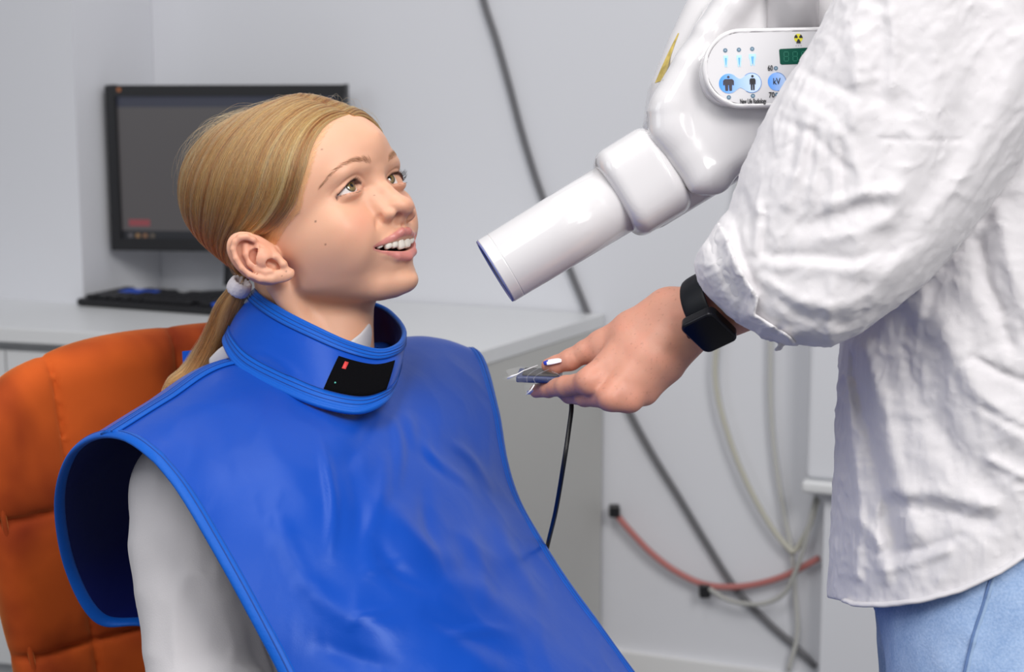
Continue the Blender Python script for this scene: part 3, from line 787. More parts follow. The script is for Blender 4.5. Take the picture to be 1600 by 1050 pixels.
# teeth
def teeth():
    bm = bmesh.new()
    wd = [8.6, 6.8, 7.6, 6.8, 6.8, 6.8]; ht = [8.6, 7.4, 7.6, 6.4, 6.0, 5.4]
    for s in (-1, 1):
        arc = 0.3
        for i, wv in enumerate(wd):
            y = arc + wv / 2; arc += wv + 0.15
            t = min(0.985, y / 40.0)
            xx = 58 + 32.0 * math.sqrt(max(0, 1 - t * t)); yy = y * (0.90 if i > 1 else 0.95) * s
            ang = math.atan2(32 * t, 40 * math.sqrt(max(0.02, 1 - t * t))) * s * 1.0
            top = -44.5 + 0.0076 * yy ** 2; bot = top - ht[i] - (0.4 if i == 0 else 0)
            cz = (top + bot) / 2
            r = bmesh.ops.create_uvsphere(bm, u_segments=20, v_segments=14, radius=1.0)
            for v in r['verts']:
                p = v.co.copy()
                # superellipsoid tooth
                f = lambda a, e: math.copysign(abs(a) ** e, a)
                n = (abs(p.x) ** 2.6 + abs(p.y) ** 3.6 + abs(p.z) ** 3.6) ** (1 / 3.2)
                p = p / n if n > 0 else p
                zz = p.z; taper = 1.0 - 0.10 * (zz * 0.5 + 0.5)
                lx = p.x * 3.2; ly = p.y * wv / 2 * taper; lz = zz * (top - bot) / 2
                ca, sa = math.cos(ang), math.sin(ang)
                v.co = Vector((xx + lx * ca - ly * sa, yy + lx * sa + ly * ca, cz + lz))
    V = np.array([v.co[:] for v in bm.verts])
    C = c2w(head2cam(V))
    for v, c in zip(bm.verts, C): v.co = c
    return from_bm('teeth', bm)
TOOTH = mat('tooth_enamel', (0.80, 0.75, 0.66), rough=0.18, spec=0.5, coat=0.3)
link('teeth', teeth(), TOOTH, girl)
# ================================================================== the girl: hair
TIE = cam2head(np.array([pc(374, 448, 1622)]))[0].astype(float)
KEYS = [
 [(-20, -62, 12), (-32, -60, 2), (-45, -55, -10), (-56, -50, -20), (-66, -42, -30), (-75, -32, -38), (-82, -22, -44), TIE],
 [(59, 0.6, 97), (60, -24, 91), (57, -42, 77), (50, -57, 57), (34, -66, 42), (12, -70, 27), (-12, -70, 20), (-40, -66, 4), (-68, -42, -24), TIE],
 [(48, 0.6, 105), (44, -32, 98), (34, -52, 80), (20, -66, 58), (0, -72, 40), (-25, -72, 25), (-50, -62, 5), (-75, -38, -22), TIE],
 [(25, 0.6, 115), (12, -38, 105), (-5, -58, 84), (-22, -68, 60), (-40, -68, 38), (-58, -60, 18), (-72, -48, -3), (-84, -28, -27), TIE],
 [(-10, 0.6, 121), (-28, -32, 110), (-48, -48, 90), (-64, -54, 65), (-76, -53, 40), (-84, -46, 18), (-89, -34, -5), (-92, -22, -27), TIE],
 [(-40, 0.6, 114), (-62, -8, 100), (-80, -12, 82), (-92, -14, 60), (-98, -14, 38), (-100, -12, 15), (-98, -11, -8), (-95, -12, -28), TIE],
]
FARK = [list(k) for k in KEYS[1:]]
FARK[0] = [(64, 0.6, 95), (68, -16, 91), (72, -28, 82), (71, -40, 68), (62, -52, 52), (40, -62, 34), (8, -70, 22), (-30, -66, 4), (-68, -42, -24), TIE]
FARK[1] = [(54, 0.6, 102), (52, -28, 96), (42, -48, 80), (26, -62, 60), (4, -70, 42), (-25, -72, 25), (-50, -62, 5), (-75, -38, -22), TIE]
NT = 28
def resample(P, n):
    P = np.asarray(P, float); d = np.r_[0, np.cumsum(np.linalg.norm(np.diff(P, axis=0), axis=1))]
    t = np.linspace(0, d[-1], n)
    return np.stack([np.interp(t, d, P[:, i]) for i in range(3)], 1)
def hair_table(side, keys, ns):
    K = np.array([resample(catmull(k, 8), NT) for k in keys])
    S = np.linspace(0, len(keys) - 1, ns)
    T = np.zeros((ns, NT, 3))
    for j in range(NT):
        Cc = catmull(K[:, j], 20); u = np.linspace(0, len(keys) - 1, len(Cc))
        for i in range(3): T[:, j, i] = np.interp(S, u, Cc[:, i])
    Q = T.reshape(-1, 3)
    if side > 0: Q = Q * [1, -1, 1]
    thick = np.interp(np.linspace(0, 1, NT), [0, 0.06, 0.25, 0.8, 1], [1.2, 3.0, 5.0, 10.0, 11.0])
    sr = np.clip(np.linspace(0, 1, ns) / 0.16, 0, 1) if len(keys) > 3 else np.ones(ns)
    th = (thick[None] * (0.16 + 0.84 * (sr * (2 - sr)))[:, None] + (0 * sr)[:, None]).ravel()
    back = np.clip((np.linspace(0, 1, NT) - 0.55) / 0.3, 0, 1); th = th.reshape(ns, NT); th = np.maximum(th, 5.0 * back[None]).ravel()
    P = head2cam(Q)
    def f(X): return face_sdf(cam2head(X))
    for _ in range(5):
        P32 = P.astype(np.float32); g = grad(f, P32, 0.8); d = f(P32)
        P = P - np.clip(d - th, -8, 8)[:, None] * g * 0.85
    g = grad(f, P.astype(np.float32), 1.5)
    # the last stretch gathers at the tie
    w_ = np.tile(np.clip((np.linspace(0, 1, NT) - 0.86) / 0.14, 0, 1) ** 1.3, ns)[:, None]
    tq = head2cam(TIE)[0]
    cross = (P - tq); cross = cross / (np.linalg.norm(cross, axis=1)[:, None] + 1e-6) * np.minimum(np.linalg.norm(cross, axis=1), 9)[:, None]
    P = P * (1 - w_) + (tq + cross * 0.8) * w_
    return P.reshape(ns, NT, 3), g.reshape(ns, NT, 3)
tabN = hair_table(-1, KEYS[1:], 48); tabF = hair_table(1, FARK, 32); tabE = hair_table(-1, KEYS[:1] + [[(-14, -64, 22), (-26, -64, 14), (-40, -62, 2), (-52, -57, -10), (-62, -50, -22), (-72, -38, -32), (-80, -26, -41), TIE]], 8)
tie_c = head2cam(TIE)[0]

def hair_cap_material():
    m, nt, b = new_mat('hair_underlayer'); L = nt.links
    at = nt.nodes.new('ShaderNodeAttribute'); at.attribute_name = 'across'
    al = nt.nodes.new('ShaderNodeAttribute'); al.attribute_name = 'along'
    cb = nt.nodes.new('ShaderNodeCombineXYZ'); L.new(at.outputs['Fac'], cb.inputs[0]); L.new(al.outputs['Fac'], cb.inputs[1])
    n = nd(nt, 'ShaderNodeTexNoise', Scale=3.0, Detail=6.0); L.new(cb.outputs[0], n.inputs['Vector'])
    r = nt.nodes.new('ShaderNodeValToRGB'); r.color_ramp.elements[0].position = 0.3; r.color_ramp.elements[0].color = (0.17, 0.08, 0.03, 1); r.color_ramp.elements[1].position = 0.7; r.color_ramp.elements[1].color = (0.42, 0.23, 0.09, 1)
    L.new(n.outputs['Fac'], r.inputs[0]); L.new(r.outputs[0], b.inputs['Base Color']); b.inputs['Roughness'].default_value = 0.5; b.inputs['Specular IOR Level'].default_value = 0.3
    return m
CAPM = hair_cap_material()
def cap_mesh():
    V = []; F = []; AC = []; AL = []
    for (P, G), off in ((tabN, 0), (tabF, 0), (tabE, 0)):
        ns = P.shape[0]; o = len(V)
        for lay in (0, 1):
            Q = P - G * (0.8 if lay == 0 else 4.0)
            for i in range(ns):
                for j in range(NT):
                    V.append(Q[i, j]); AC.append(i * 6.0); AL.append(j * 0.12)
        nn = ns * NT
        for i in range(ns - 1):
            for j in range(NT - 1):
                a = o + i * NT + j
                F.append((a, a + 1, a + NT + 1, a + NT)); b = a + nn; F.append((b, b + NT, b + NT + 1, b + 1))
        for i in range(ns - 1):
            for j in (0, NT - 1):
                a = o + i * NT + j; F.append((a, a + NT, a + NT + nn, a + nn))
        for j in range(NT - 1):
            for i in (0, ns - 1):
                a = o + i * NT + j; F.append((a, a + nn, a + nn + 1, a + 1))
    me = mesh_np('hair', c2w(np.array(V)), np.array(F)); attr(me, 'across', AC); attr(me, 'along', AL)
    return me
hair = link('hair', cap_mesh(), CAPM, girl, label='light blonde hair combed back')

def strand_material():
    m = bpy.data.materials.new('blonde_strands'); m.use_nodes = True; nt = m.node_tree; nt.nodes.clear(); L = nt.links
    out = nt.nodes.new('ShaderNodeOutputMaterial'); h = nt.nodes.new('ShaderNodeBsdfHairPrincipled')
    h.parametrization = 'COLOR'
    at = nt.nodes.new('ShaderNodeAttribute'); at.attribute_name = 'tone'
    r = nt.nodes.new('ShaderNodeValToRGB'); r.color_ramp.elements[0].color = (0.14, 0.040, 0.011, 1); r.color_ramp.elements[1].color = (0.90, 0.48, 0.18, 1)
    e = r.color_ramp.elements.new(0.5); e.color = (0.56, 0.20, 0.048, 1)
    L.new(at.outputs['Fac'], r.inputs[0]); L.new(r.outputs[0], h.inputs['Color'])
    h.inputs['Roughness'].default_value = 0.32; h.inputs['Radial Roughness'].default_value = 0.5
    L.new(h.outputs[0], out.inputs['Surface'])
    return m
STRM = strand_material()
def curves_obj(name, strands, radii, tones, m, parent, npt):
    """strands (N,npt,3) camera mm -> hair curves"""
    N = len(strands)
    hc = bpy.data.hair_curves.new(name); hc.add_curves([npt] * N)
    hc.points.foreach_set('position', (c2w(np.asarray(strands).reshape(-1, 3))).astype(np.float32).ravel())
    ra = hc.attributes.new('radius', 'FLOAT', 'POINT') if 'radius' not in hc.attributes else hc.attributes['radius']
    ra.data.foreach_set('value', (np.asarray(radii) / 1000.0).astype(np.float32).ravel())
    ta = hc.attributes.new('tone', 'FLOAT', 'CURVE'); ta.data.foreach_set('value', np.asarray(tones, np.float32))
    hc.materials.append(m)
    o = bpy.data.objects.new(name, hc); COL.objects.link(o)
    o.parent = parent; bpy.context.view_layer.update(); o.matrix_parent_inverse = parent.matrix_world.inverted()
    return o
def make_strands(tab, n, rs, lo=-0.6, hi=3.0, start=0.10):
    P, G = tab; ns = P.shape[0]
    s = rs.rand(n) * (ns - 1.001)
    cl = np.round(s * 1.6) / 1.6 + rs.randn(n) * 0.10               # clumps
    s = np.where(rs.rand(n) < 0.45, cl, s); s = np.clip(s, 0, ns - 1.001)
    t0 = rs.rand(n) ** 1.6 * start
    t0 = np.where(rs.rand(n) < 0.25, rs.rand(n) * 0.5, t0); t0[rs.rand(n) < 0.4] = 0
    t1 = np.where(rs.rand(n) < 0.82, 1.0, 0.6 + 0.4 * rs.rand(n))
    T = t0[:, None] + (t1 - t0)[:, None] * np.linspace(0, 1, 22)[None]
    drift = rs.randn(n)[:, None] * 0.9 * T * (1 - T) * 2.4
    wob = 0.25 * np.sin(T * (6 + 6 * rs.rand(n)[:, None]) + 6.28 * rs.rand(n)[:, None])
    Sx = np.clip(s[:, None] + drift + wob, 0, ns - 1.001); Tx = T * (NT - 1.001)
    i = Sx.astype(int); j = Tx.astype(int); a = (Sx - i)[..., None]; b = (Tx - j)[..., None]
    def bil(A): return A[i, j] * (1 - a) * (1 - b) + A[i + 1, j] * a * (1 - b) + A[i, j + 1] * (1 - a) * b + A[i + 1, j + 1] * a * b
    off = lo + (hi - lo) * rs.rand(n) ** 1.5
    grp = 0.9 * np.sin(s * 2.1) + 0.6 * np.sin(s * 4.7 + 1)
    env = np.sin(np.pi * np.clip(T, 0, 1)) ** 0.6
    X = bil(P) + bil(G) * ((off + 0.75 * grp)[:, None] * env + 0.1)[..., None]
    cell = (s * 2.6 + 0.35 * np.sin(s * 9)).astype(int); cr_ = np.random.RandomState(11).randn(400)[cell % 400]; cell2 = (s * 7.3).astype(int); cr2 = np.random.RandomState(12).randn(900)[cell2 % 900]
    tone = np.clip(0.15 * cr_ + 0.15 * cr2 + 0.50 - 0.14 * (s / ns) + 0.30 * rs.randn(n) + 0.16 * np.sin(s * 3.1) + 0.14 * np.sin(s * 7.7), 0, 1)  # random tone per strand; shade at the back of the head darkens it too
    return X, tone, T
rs = np.random.RandomState(3)
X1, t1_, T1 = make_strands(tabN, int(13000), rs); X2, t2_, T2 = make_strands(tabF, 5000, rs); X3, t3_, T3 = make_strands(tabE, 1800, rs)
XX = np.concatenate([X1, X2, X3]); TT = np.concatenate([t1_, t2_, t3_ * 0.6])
RR = np.full(XX.shape[:2], 0.085); RR[:, 0] = 0.05; RR[:, -1] = 0.05
# fine baby hairs along the hairline and the temple, and flyaways above the crown
def flyaways(n, tab, rs, amp, s0, s1, ta, tb, la=0.18, lb=0.45):
    P, G = tab; ns = P.shape[0]; out = []
    for _ in range(n):
        s = rs.uniform(s0, s1) * (ns - 1.001); i = int(s); j0 = rs.uniform(ta, tb) * (NT - 1.001); ln = rs.uniform(la, lb) * NT
        pts = []; A = rs.uniform(0.3, 1.0) * amp; sd = rs.randn() * 1.6; ph = rs.rand() * 6
        for k in range(22):
            u = k / 21; j = min(j0 + u * ln, NT - 1.001); si = min(max(s + sd * u, 0), ns - 1.001); i = int(si); jj = int(j)
            a, b = si - i, j - jj
            f = lambda Z: Z[i, jj] * (1 - a) * (1 - b) + Z[i + 1, jj] * a * (1 - b) + Z[i, jj + 1] * (1 - a) * b + Z[i + 1, jj + 1] * a * b
            pts.append(f(P) + f(G) * (A * math.sin(u * PI * 0.75) + 0.5 + 0.5 * math.sin(ph + 4 * u)))
        out.append(pts)
    return np.array(out)
FL = np.concatenate([flyaways(190, tabN, rs, 13, 0.1, 0.95, 0, 0.12, 0.1, 0.34), flyaways(130, tabF, rs, 12, 0.1, 1, 0, 0.4), flyaways(70, tabN, rs, 3.0, 0.3, 1, 0.3, 0.9), flyaways(50, tabN, rs, 5, 0, 0.3, 0.0, 0.9)])
# baby hairs: start on the hairline, run onto the temple skin
BB = []
for _ in range(1200):
    s = rs.uniform(0, 1); root = np.array(catmull(KEYS[1], 8)[int(np.clip(rs.beta(2.2, 1.6) * 52 + 3, 0, 60))])
    fw = np.array([rs.uniform(0, 13), -0.5, rs.uniform(-6, 2)]); en = root + np.array([-14, 0, -16]) * rs.uniform(0.5, 1.2)
    pts = [root + fw * (1 - u) * (0.6 + 0.4 * u) + (en - root) * u * u for u in np.linspace(0, 1, 22)]
    BB.append(pts)
BBc = head2cam(np.array(BB).reshape(-1, 3))
for _ in range(3):
    g_ = grad(lambda X: face_sdf(cam2head(X)), BBc.astype(np.float32), 0.8); BBc = BBc - (face_sdf(cam2head(BBc.astype(np.float32))) - 0.9)[:, None] * g_ * 0.9
BBc = BBc.reshape(-1, 22, 3)
XX = np.concatenate([XX, FL, BBc]); TT = np.r_[TT, rs.uniform(0.4, 0.8, len(FL)), rs.uniform(0.6, 1, len(BBc))]
RR = np.concatenate([RR, np.full((len(FL), 22), 0.06), np.full((len(BBc), 22), 0.085)])
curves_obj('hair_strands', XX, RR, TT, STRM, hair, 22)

# ponytail
PT = [tie_c, pc(357, 482, 1632), pc(342, 520, 1645), pc(325, 560, 1655), pc(302, 592, 1655), pc(274, 612, 1648), pc(256, 630, 1645)]
ptc = catmull(PT, 8)
def pony_rad(t): return np.interp(t, [0, 0.15, 0.5, 0.8, 1], [7, 12, 16, 13, 5])
npz = len(ptc)
ptm = tube_mesh('ponytail', c2w(ptc), pony_rad(np.linspace(0, 1, npz)) / 1000 * 0.85, 20, ell=(1.0, 0.75))
attr(ptm, 'across', [6.0 * (i % 20) for i in range(len(ptm.vertices))]); attr(ptm, 'along', [(i // 20) * 0.12 for i in range(len(ptm.vertices))])
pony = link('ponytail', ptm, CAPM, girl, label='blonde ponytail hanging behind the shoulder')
idx = np.linspace(0, npz - 1, 22); Pp = np.stack([np.interp(idx, np.arange(npz), ptc[:, i]) for i in range(3)], 1)
Tg = np.gradient(Pp, axis=0); Tg /= np.linalg.norm(Tg, axis=1)[:, None]
N1 = np.cross(Tg, [0, 0, 1.0]); N1 /= np.linalg.norm(N1, axis=1)[:, None]; N2 = np.cross(Tg, N1)
st = []; 
for _ in range(2600):
    a = rs.uniform(0, 2 * PI); r = math.sqrt(rs.uniform(0.5, 1.15)); da = rs.randn() * 0.3; e = rs.uniform(0.75, 1.0) if rs.rand() < 0.6 else 1.0
    u = np.linspace(0, e, 22); ii = u * 21; Q = np.stack([np.interp(ii, np.arange(22), Pp[:, k]) for k in range(3)], 1)
    A = np.stack([np.interp(ii, np.arange(22), N1[:, k]) for k in range(3)], 1); B = np.stack([np.interp(ii, np.arange(22), N2[:, k]) for k in range(3)], 1)
    rr = pony_rad(u) * r * (1 + 0.15 * np.sin(5 * u + a * 3)); aa = a + da * u
    st.append(Q + (np.cos(aa) * rr)[:, None] * A + (np.sin(aa) * rr * 0.75)[:, None] * B)
curves_obj('ponytail_strands', np.array(st), np.full((2600, 22), 0.085), np.clip(0.38 + 0.28 * rs.randn(2600), 0, 1), STRM, pony, 22)
# white fabric hair tie
tdir = (ptc[3] - ptc[0]); tdir /= np.linalg.norm(tdir)
th = [tie_c + tdir * 0.5 + 9.0 * (math.cos(a) * np.cross(tdir, [0, 0, 1.0]) + math.sin(a) * np.cross(tdir, np.cross(tdir, [0, 0, 1.0]))) for a in np.linspace(0, 2 * PI, 40, endpoint=False)]
rr = 4.6 + 0.3 * np.sin(np.arange(40) * 1.9) + 0.2 * np.sin(np.arange(40) * 4.3)
link('hair_tie', tube_mesh('hair_tie', c2w(th), rr / 1000, 14, closed=True, ell=(0.7, 1.6), upv=c2w(tdir[None])[0] - c2w(np.zeros((1, 3)))[0]), mat('white_elastic', (0.72, 0.68, 0.72), rough=0.85, bump=0.5, bscale=350), girl, label='white fabric hair tie')

# eyebrows and lashes
DARKH = mat('brow_hair', (0.40, 0.22, 0.12), rough=0.6)
LASH = mat('lash_hair', (0.018, 0.012, 0.012), rough=0.5)
def hairs_mesh(name, strands, rad):
    V = []; F = []
    for s_ in strands:
        P = c2w(np.array(s_)); N = len(P); T = np.gradient(P, axis=0); T /= np.linalg.norm(T, axis=1)[:, None] + 1e-9
        n1 = np.cross(T, [0.3, 1, 0.2]); n1 /= np.linalg.norm(n1, axis=1)[:, None] + 1e-9; n2 = np.cross(T, n1); o = len(V)
        for i in range(N):
            r = rad / 1000 * (1 - 0.85 * i / (N - 1))
            for k in range(3):
                a = 2 * PI * k / 3; V.append(P[i] + r * (math.cos(a) * n1[i] + math.sin(a) * n2[i]))
        for i in range(N - 1):
            for k in range(3):
                k2 = (k + 1) % 3; F.append((o + i * 3 + k, o + i * 3 + k2, o + i * 3 + 3 + k2, o + i * 3 + 3 + k))
    return mesh_np(name, V, F)
def onskin(Q, off=0.3, it=4):
    P = head2cam(Q)
    f = lambda X: face_sdf(cam2head(X))
    for _ in range(it):
        g_ = grad(f, P.astype(np.float32), 0.5); P = P - (f(P.astype(np.float32)) - off)[:, None] * g_ * 0.9
    return P
for s in (-1, 1):
    bp_ = catmull([(84, 11 * s, 42.5), (82.5, 20 * s, 44), (79, 30 * s, 44), (70, 42 * s, 42.5), (57, 52 * s, 38)], 20)
    n = 330; u = rs.rand(n); w0 = np.interp(u, [0, 0.3, 0.7, 1], [2.6, 2.8, 1.9, 0.6])
    base = np.stack([np.interp(u * (len(bp_) - 1), np.arange(len(bp_)), bp_[:, i]) for i in range(3)], 1)
    base[:, 2] += w0 * rs.uniform(-1, 1, n)
    d = np.stack([-0.4 - 0.5 * u, s * (0.35 + 0.55 * u), 0.95 - 1.15 * u], 1) + rs.randn(n, 3) * 0.12
    ln = rs.uniform(3.5, 6.5, n) * np.interp(u, [0, 0.5, 1], [1, 1, 0.7])
    P = [onskin(base + d * (ln * k / 4)[:, None], 0.15 + 0.12 * k, 3) for k in range(5)]
    link('eyebrow', hairs_mesh('eyebrow', np.stack(P, 1), 0.07), DARKH, girl)
    # lashes: roots on the upper lid edge
    ec = np.array([EYE_C[0], s * EYE_C[1], EYE_C[2]]); L_ = []
    for k in range(95):
        a0 = rs.uniform(-13.8, 13.8); a_ = a0 + 1.0 * (1 - (a0 / 14.4) ** 2)
        Ru = (14.4 ** 2 + 7.6 ** 2) / 15.2; b_ = (7.6 - Ru) + math.sqrt(max(0, Ru ** 2 - a_ ** 2))
        y = s * (30.5 + a0); z = 19.8 + b_ - 0.03 * a0
        rr_ = EYE_R + 1.3; dy = y - ec[1]; dz = z - ec[2]; x = ec[0] + math.sqrt(max(4, rr_ ** 2 - dy ** 2 - dz ** 2))
        ln = rs.uniform(4.5, 7.0) * (1 - 0.35 * max(0, -a0 / 14)); out = np.array([0.85, s * (0.05 + 0.55 * a0 / 14), -0.05]) ; out /= np.linalg.norm(out); out += rs.randn(3) * 0.07
        L_.append([np.array([x, y, z]) + out * ln * t + np.array([0, 0, 1]) * ln * 0.42 * t * t for t in np.linspace(0, 1, 6)])
    for k in range(24):
        a0 = rs.uniform(-11, 13.5); Rd = (14.4 ** 2 + 3.2 ** 2) / 6.4; b_ = (Rd - 3.2) - math.sqrt(max(0, Rd ** 2 - a0 ** 2))
        y = s * (30.5 + a0); z = 19.8 + b_ - 0.5; dy = y - ec[1]; dz = z - ec[2]; x = ec[0] + math.sqrt(max(4, (EYE_R + 1.6) ** 2 - dy ** 2 - dz ** 2))
        ln = rs.uniform(2.5, 4); out = np.array([0.75, s * 0.3 * a0 / 14, -0.45]) + rs.randn(3) * 0.08
        L_.append([np.array([x, y, z]) + out * ln * t for t in np.linspace(0, 1, 6)])
    A = np.array(L_); A = head2cam(A.reshape(-1, 3)).reshape(A.shape)
    link('eyelashes', hairs_mesh('eyelashes', A, 0.15), LASH, girl)
# ================================================================== the girl: clothes
def wrinkle(P, sc, seed, amp, stretch=(1, 1, 1), p=2.0):
    return amp * (ridged(P / (np.array(sc) * np.array(stretch)), seed, 3) ** p)
def sweater_sdf(P):
    d = sd_chain(P, [pc(300, 762, 1548), pc(296, 850, 1532), pc(322, 1080, 1490), pc(420, 1200, 1400)], [47, 52, 48, 42], 10)        # near arm
    d = smin(d, sd_chain(P, [pc(300, 770, 1560), pc(480, 690, 1640), pc(660, 660, 1740)], [50, 62, 46], 15), 30)
    d = smin(d, sd_chain(P, [pc(480, 720, 1650), pc(500, 900, 1620), pc(520, 1150, 1600), pc(520, 1330, 1600)], [95, 100, 100, 110], 30), 40)
    d = smin(d, sd_chain(P, [pc(680, 670, 1745), pc(740, 900, 1700), pc(800, 1150, 1560)], [44, 42, 38], 10), 25)                  # far arm
    # neckband
    nb = sd_chain(P, [pc(496, 545, 1652), pc(494, 640, 1652)], [51.5, 66], 5)
    d = smin(d, nb, 14)
    return d
def sweater_full(P):
    d = sweater_sdf(P)
    q = P / np.array([1.0, 2.2, 1.0], np.float32)
    return d + 1.5 - 3.5 * ridged(q / 38.0, 5, 2) ** 2
def collar_band(pts, h):
    top = c2w(catmull([pc(*p) for p in pts], 6)); return top
SWM = mat('white_knit', (0.60, 0.58, 0.60), rough=0.9, sheen=0.2, bump=0.25, bscale=700, bdist=0.0008)
slo = np.array([-380, -10, 1380]); shi = np.array([110, 560, 1900])
sdf_obj('sweater', sweater_full, slo, shi, 3.2, SWM, girl, margin=1.6)
for pts, hh in (([(548, 556, 1600), (566, 540, 1612), (577, 524, 1630), (580, 512, 1655), (574, 502, 1682)], 12), ([(330, 570, 1632), (343, 557, 1618), (356, 549, 1608), (370, 545, 1600)], 7)):
    pth = catmull([pc(*p) for p in pts], 6); cn_ = np.tile([0, 0.0, -1.0], (len(pth), 1))
    me = tube_mesh('neckband', c2w(pth), 0.001, 14, ell=(2.0, hh), upv=CU)
    link('neckband', me, SWM, girl)
# trousers, mostly out of frame
def trousers(P):
    W_ = P
    hip = w2c((CH0 + CFR * 0.20 + np.array([0, 0, 0.53]))[None])[0]
    d = sd_ell(W_, hip, (150, 95, 130))
    for s in (-0.09, 0.09):
        h = w2c((CH0 + CFR * 0.22 + CAX * s + np.array([0, 0, 0.53]))[None])[0]; k = w2c((CH0 + CFR * 0.58 + CAX * s * 1.3 + np.array([0, 0, 0.50]))[None])[0]; f_ = w2c((CH0 + CFR * 0.60 + CAX * s * 1.3 + np.array([0, 0, 0.09]))[None])[0]
        d = smin(d, sd_chain(W_, [h, k, f_], [68, 52, 40], 15), 20)
    return d
tp = w2c(np.array([CH0 + CAX * a_ + CFR * b_ + np.array([0, 0, z_]) for a_ in (-.25, .25) for b_ in (0.0, .72) for z_ in (.0, .68)]))
sdf_obj('trousers', trousers, tp.min(0), tp.max(0), 9.0, mat('dark_denim', (0.05, 0.07, 0.14), rough=0.8), girl, margin=1.8)
def shoes(P):
    d = None
    for s in (-0.09, 0.09):
        a_ = w2c((CH0 + CFR * 0.58 + CAX * s * 1.3 + np.array([0, 0, 0.045]))[None])[0]; b_ = w2c((CH0 + CFR * 0.72 + CAX * s * 1.3 + np.array([0, 0, 0.04]))[None])[0]
        e = sd_cap(P, a_, b_, 42, 38); d = e if d is None else np.minimum(d, e)
    return smax(d, -(-(c2w(P)[:, 2] * 1000.0)) * -1.0, 2) if False else d
tp = w2c(np.array([CH0 + CAX * a_ + CFR * b_ + np.array([0, 0, z_]) for a_ in (-.25, .25) for b_ in (0.5, .8) for z_ in (-.02, .12)]))
sdf_obj('shoes', shoes, tp.min(0), tp.max(0), 7.0, mat('white_shoe', (0.7, 0.7, 0.7), rough=0.6), girl, margin=1.8)

# ------------------------------------------------------------------ blue x-ray apron
def nylon(name, c1, c2, rough=0.36, bump=0.25, bs=30.0):
    m, nt, b = new_mat(name); L = nt.links
    tc = nt.nodes.new('ShaderNodeTexCoord'); n = nd(nt, 'ShaderNodeTexNoise', Scale=6.0, Detail=3.0); L.new(tc.outputs['Object'], n.inputs['Vector'])
    mx = nt.nodes.new('ShaderNodeMix'); mx.data_type = 'RGBA'; mx.inputs['A'].default_value = c1 + (1,); mx.inputs['B'].default_value = c2 + (1,)
    L.new(n.outputs['Fac'], mx.inputs['Factor']); L.new(mx.outputs['Result'], b.inputs['Base Color'])
    b.inputs['Roughness'].default_value = rough; b.inputs['Specular IOR Level'].default_value = 0.32; b.inputs['Specular Tint'].default_value = (0.55, 0.7, 1, 1)
    b.inputs['Sheen Weight'].default_value = 0.08; b.inputs['Sheen Tint'].default_value = (0.3, 0.5, 1, 1)
    n2 = nd(nt, 'ShaderNodeTexNoise', Scale=bs, Detail=4.0); n2.inputs['Distortion'].default_value = 0.6; L.new(tc.outputs['Object'], n2.inputs['Vector'])
    n3 = nd(nt, 'ShaderNodeTexNoise', Scale=1500.0, Detail=1.0); L.new(tc.outputs['Object'], n3.inputs['Vector'])
    b1 = nd(nt, 'ShaderNodeBump', Strength=bump, Distance=0.004); L.new(n2.outputs['Fac'], b1.inputs['Height'])
    b2 = nd(nt, 'ShaderNodeBump', Strength=0.12, Distance=0.0005); L.new(n3.outputs['Fac'], b2.inputs['Height']); L.new(b1.outputs[0], b2.inputs['Normal'])
    L.new(b2.outputs[0], b.inputs['Normal'])
    return m
NYL = nylon('blue_nylon', (0.003, 0.050, 0.36), (0.004, 0.068, 0.45), 0.34, 0.10)
BIND = nylon('blue_binding', (0.003, 0.080, 0.44), (0.004, 0.105, 0.52), 0.45, 0.1, 200)
STITCH = mat('dark_blue_thread', (0.003, 0.045, 0.27), rough=0.6)
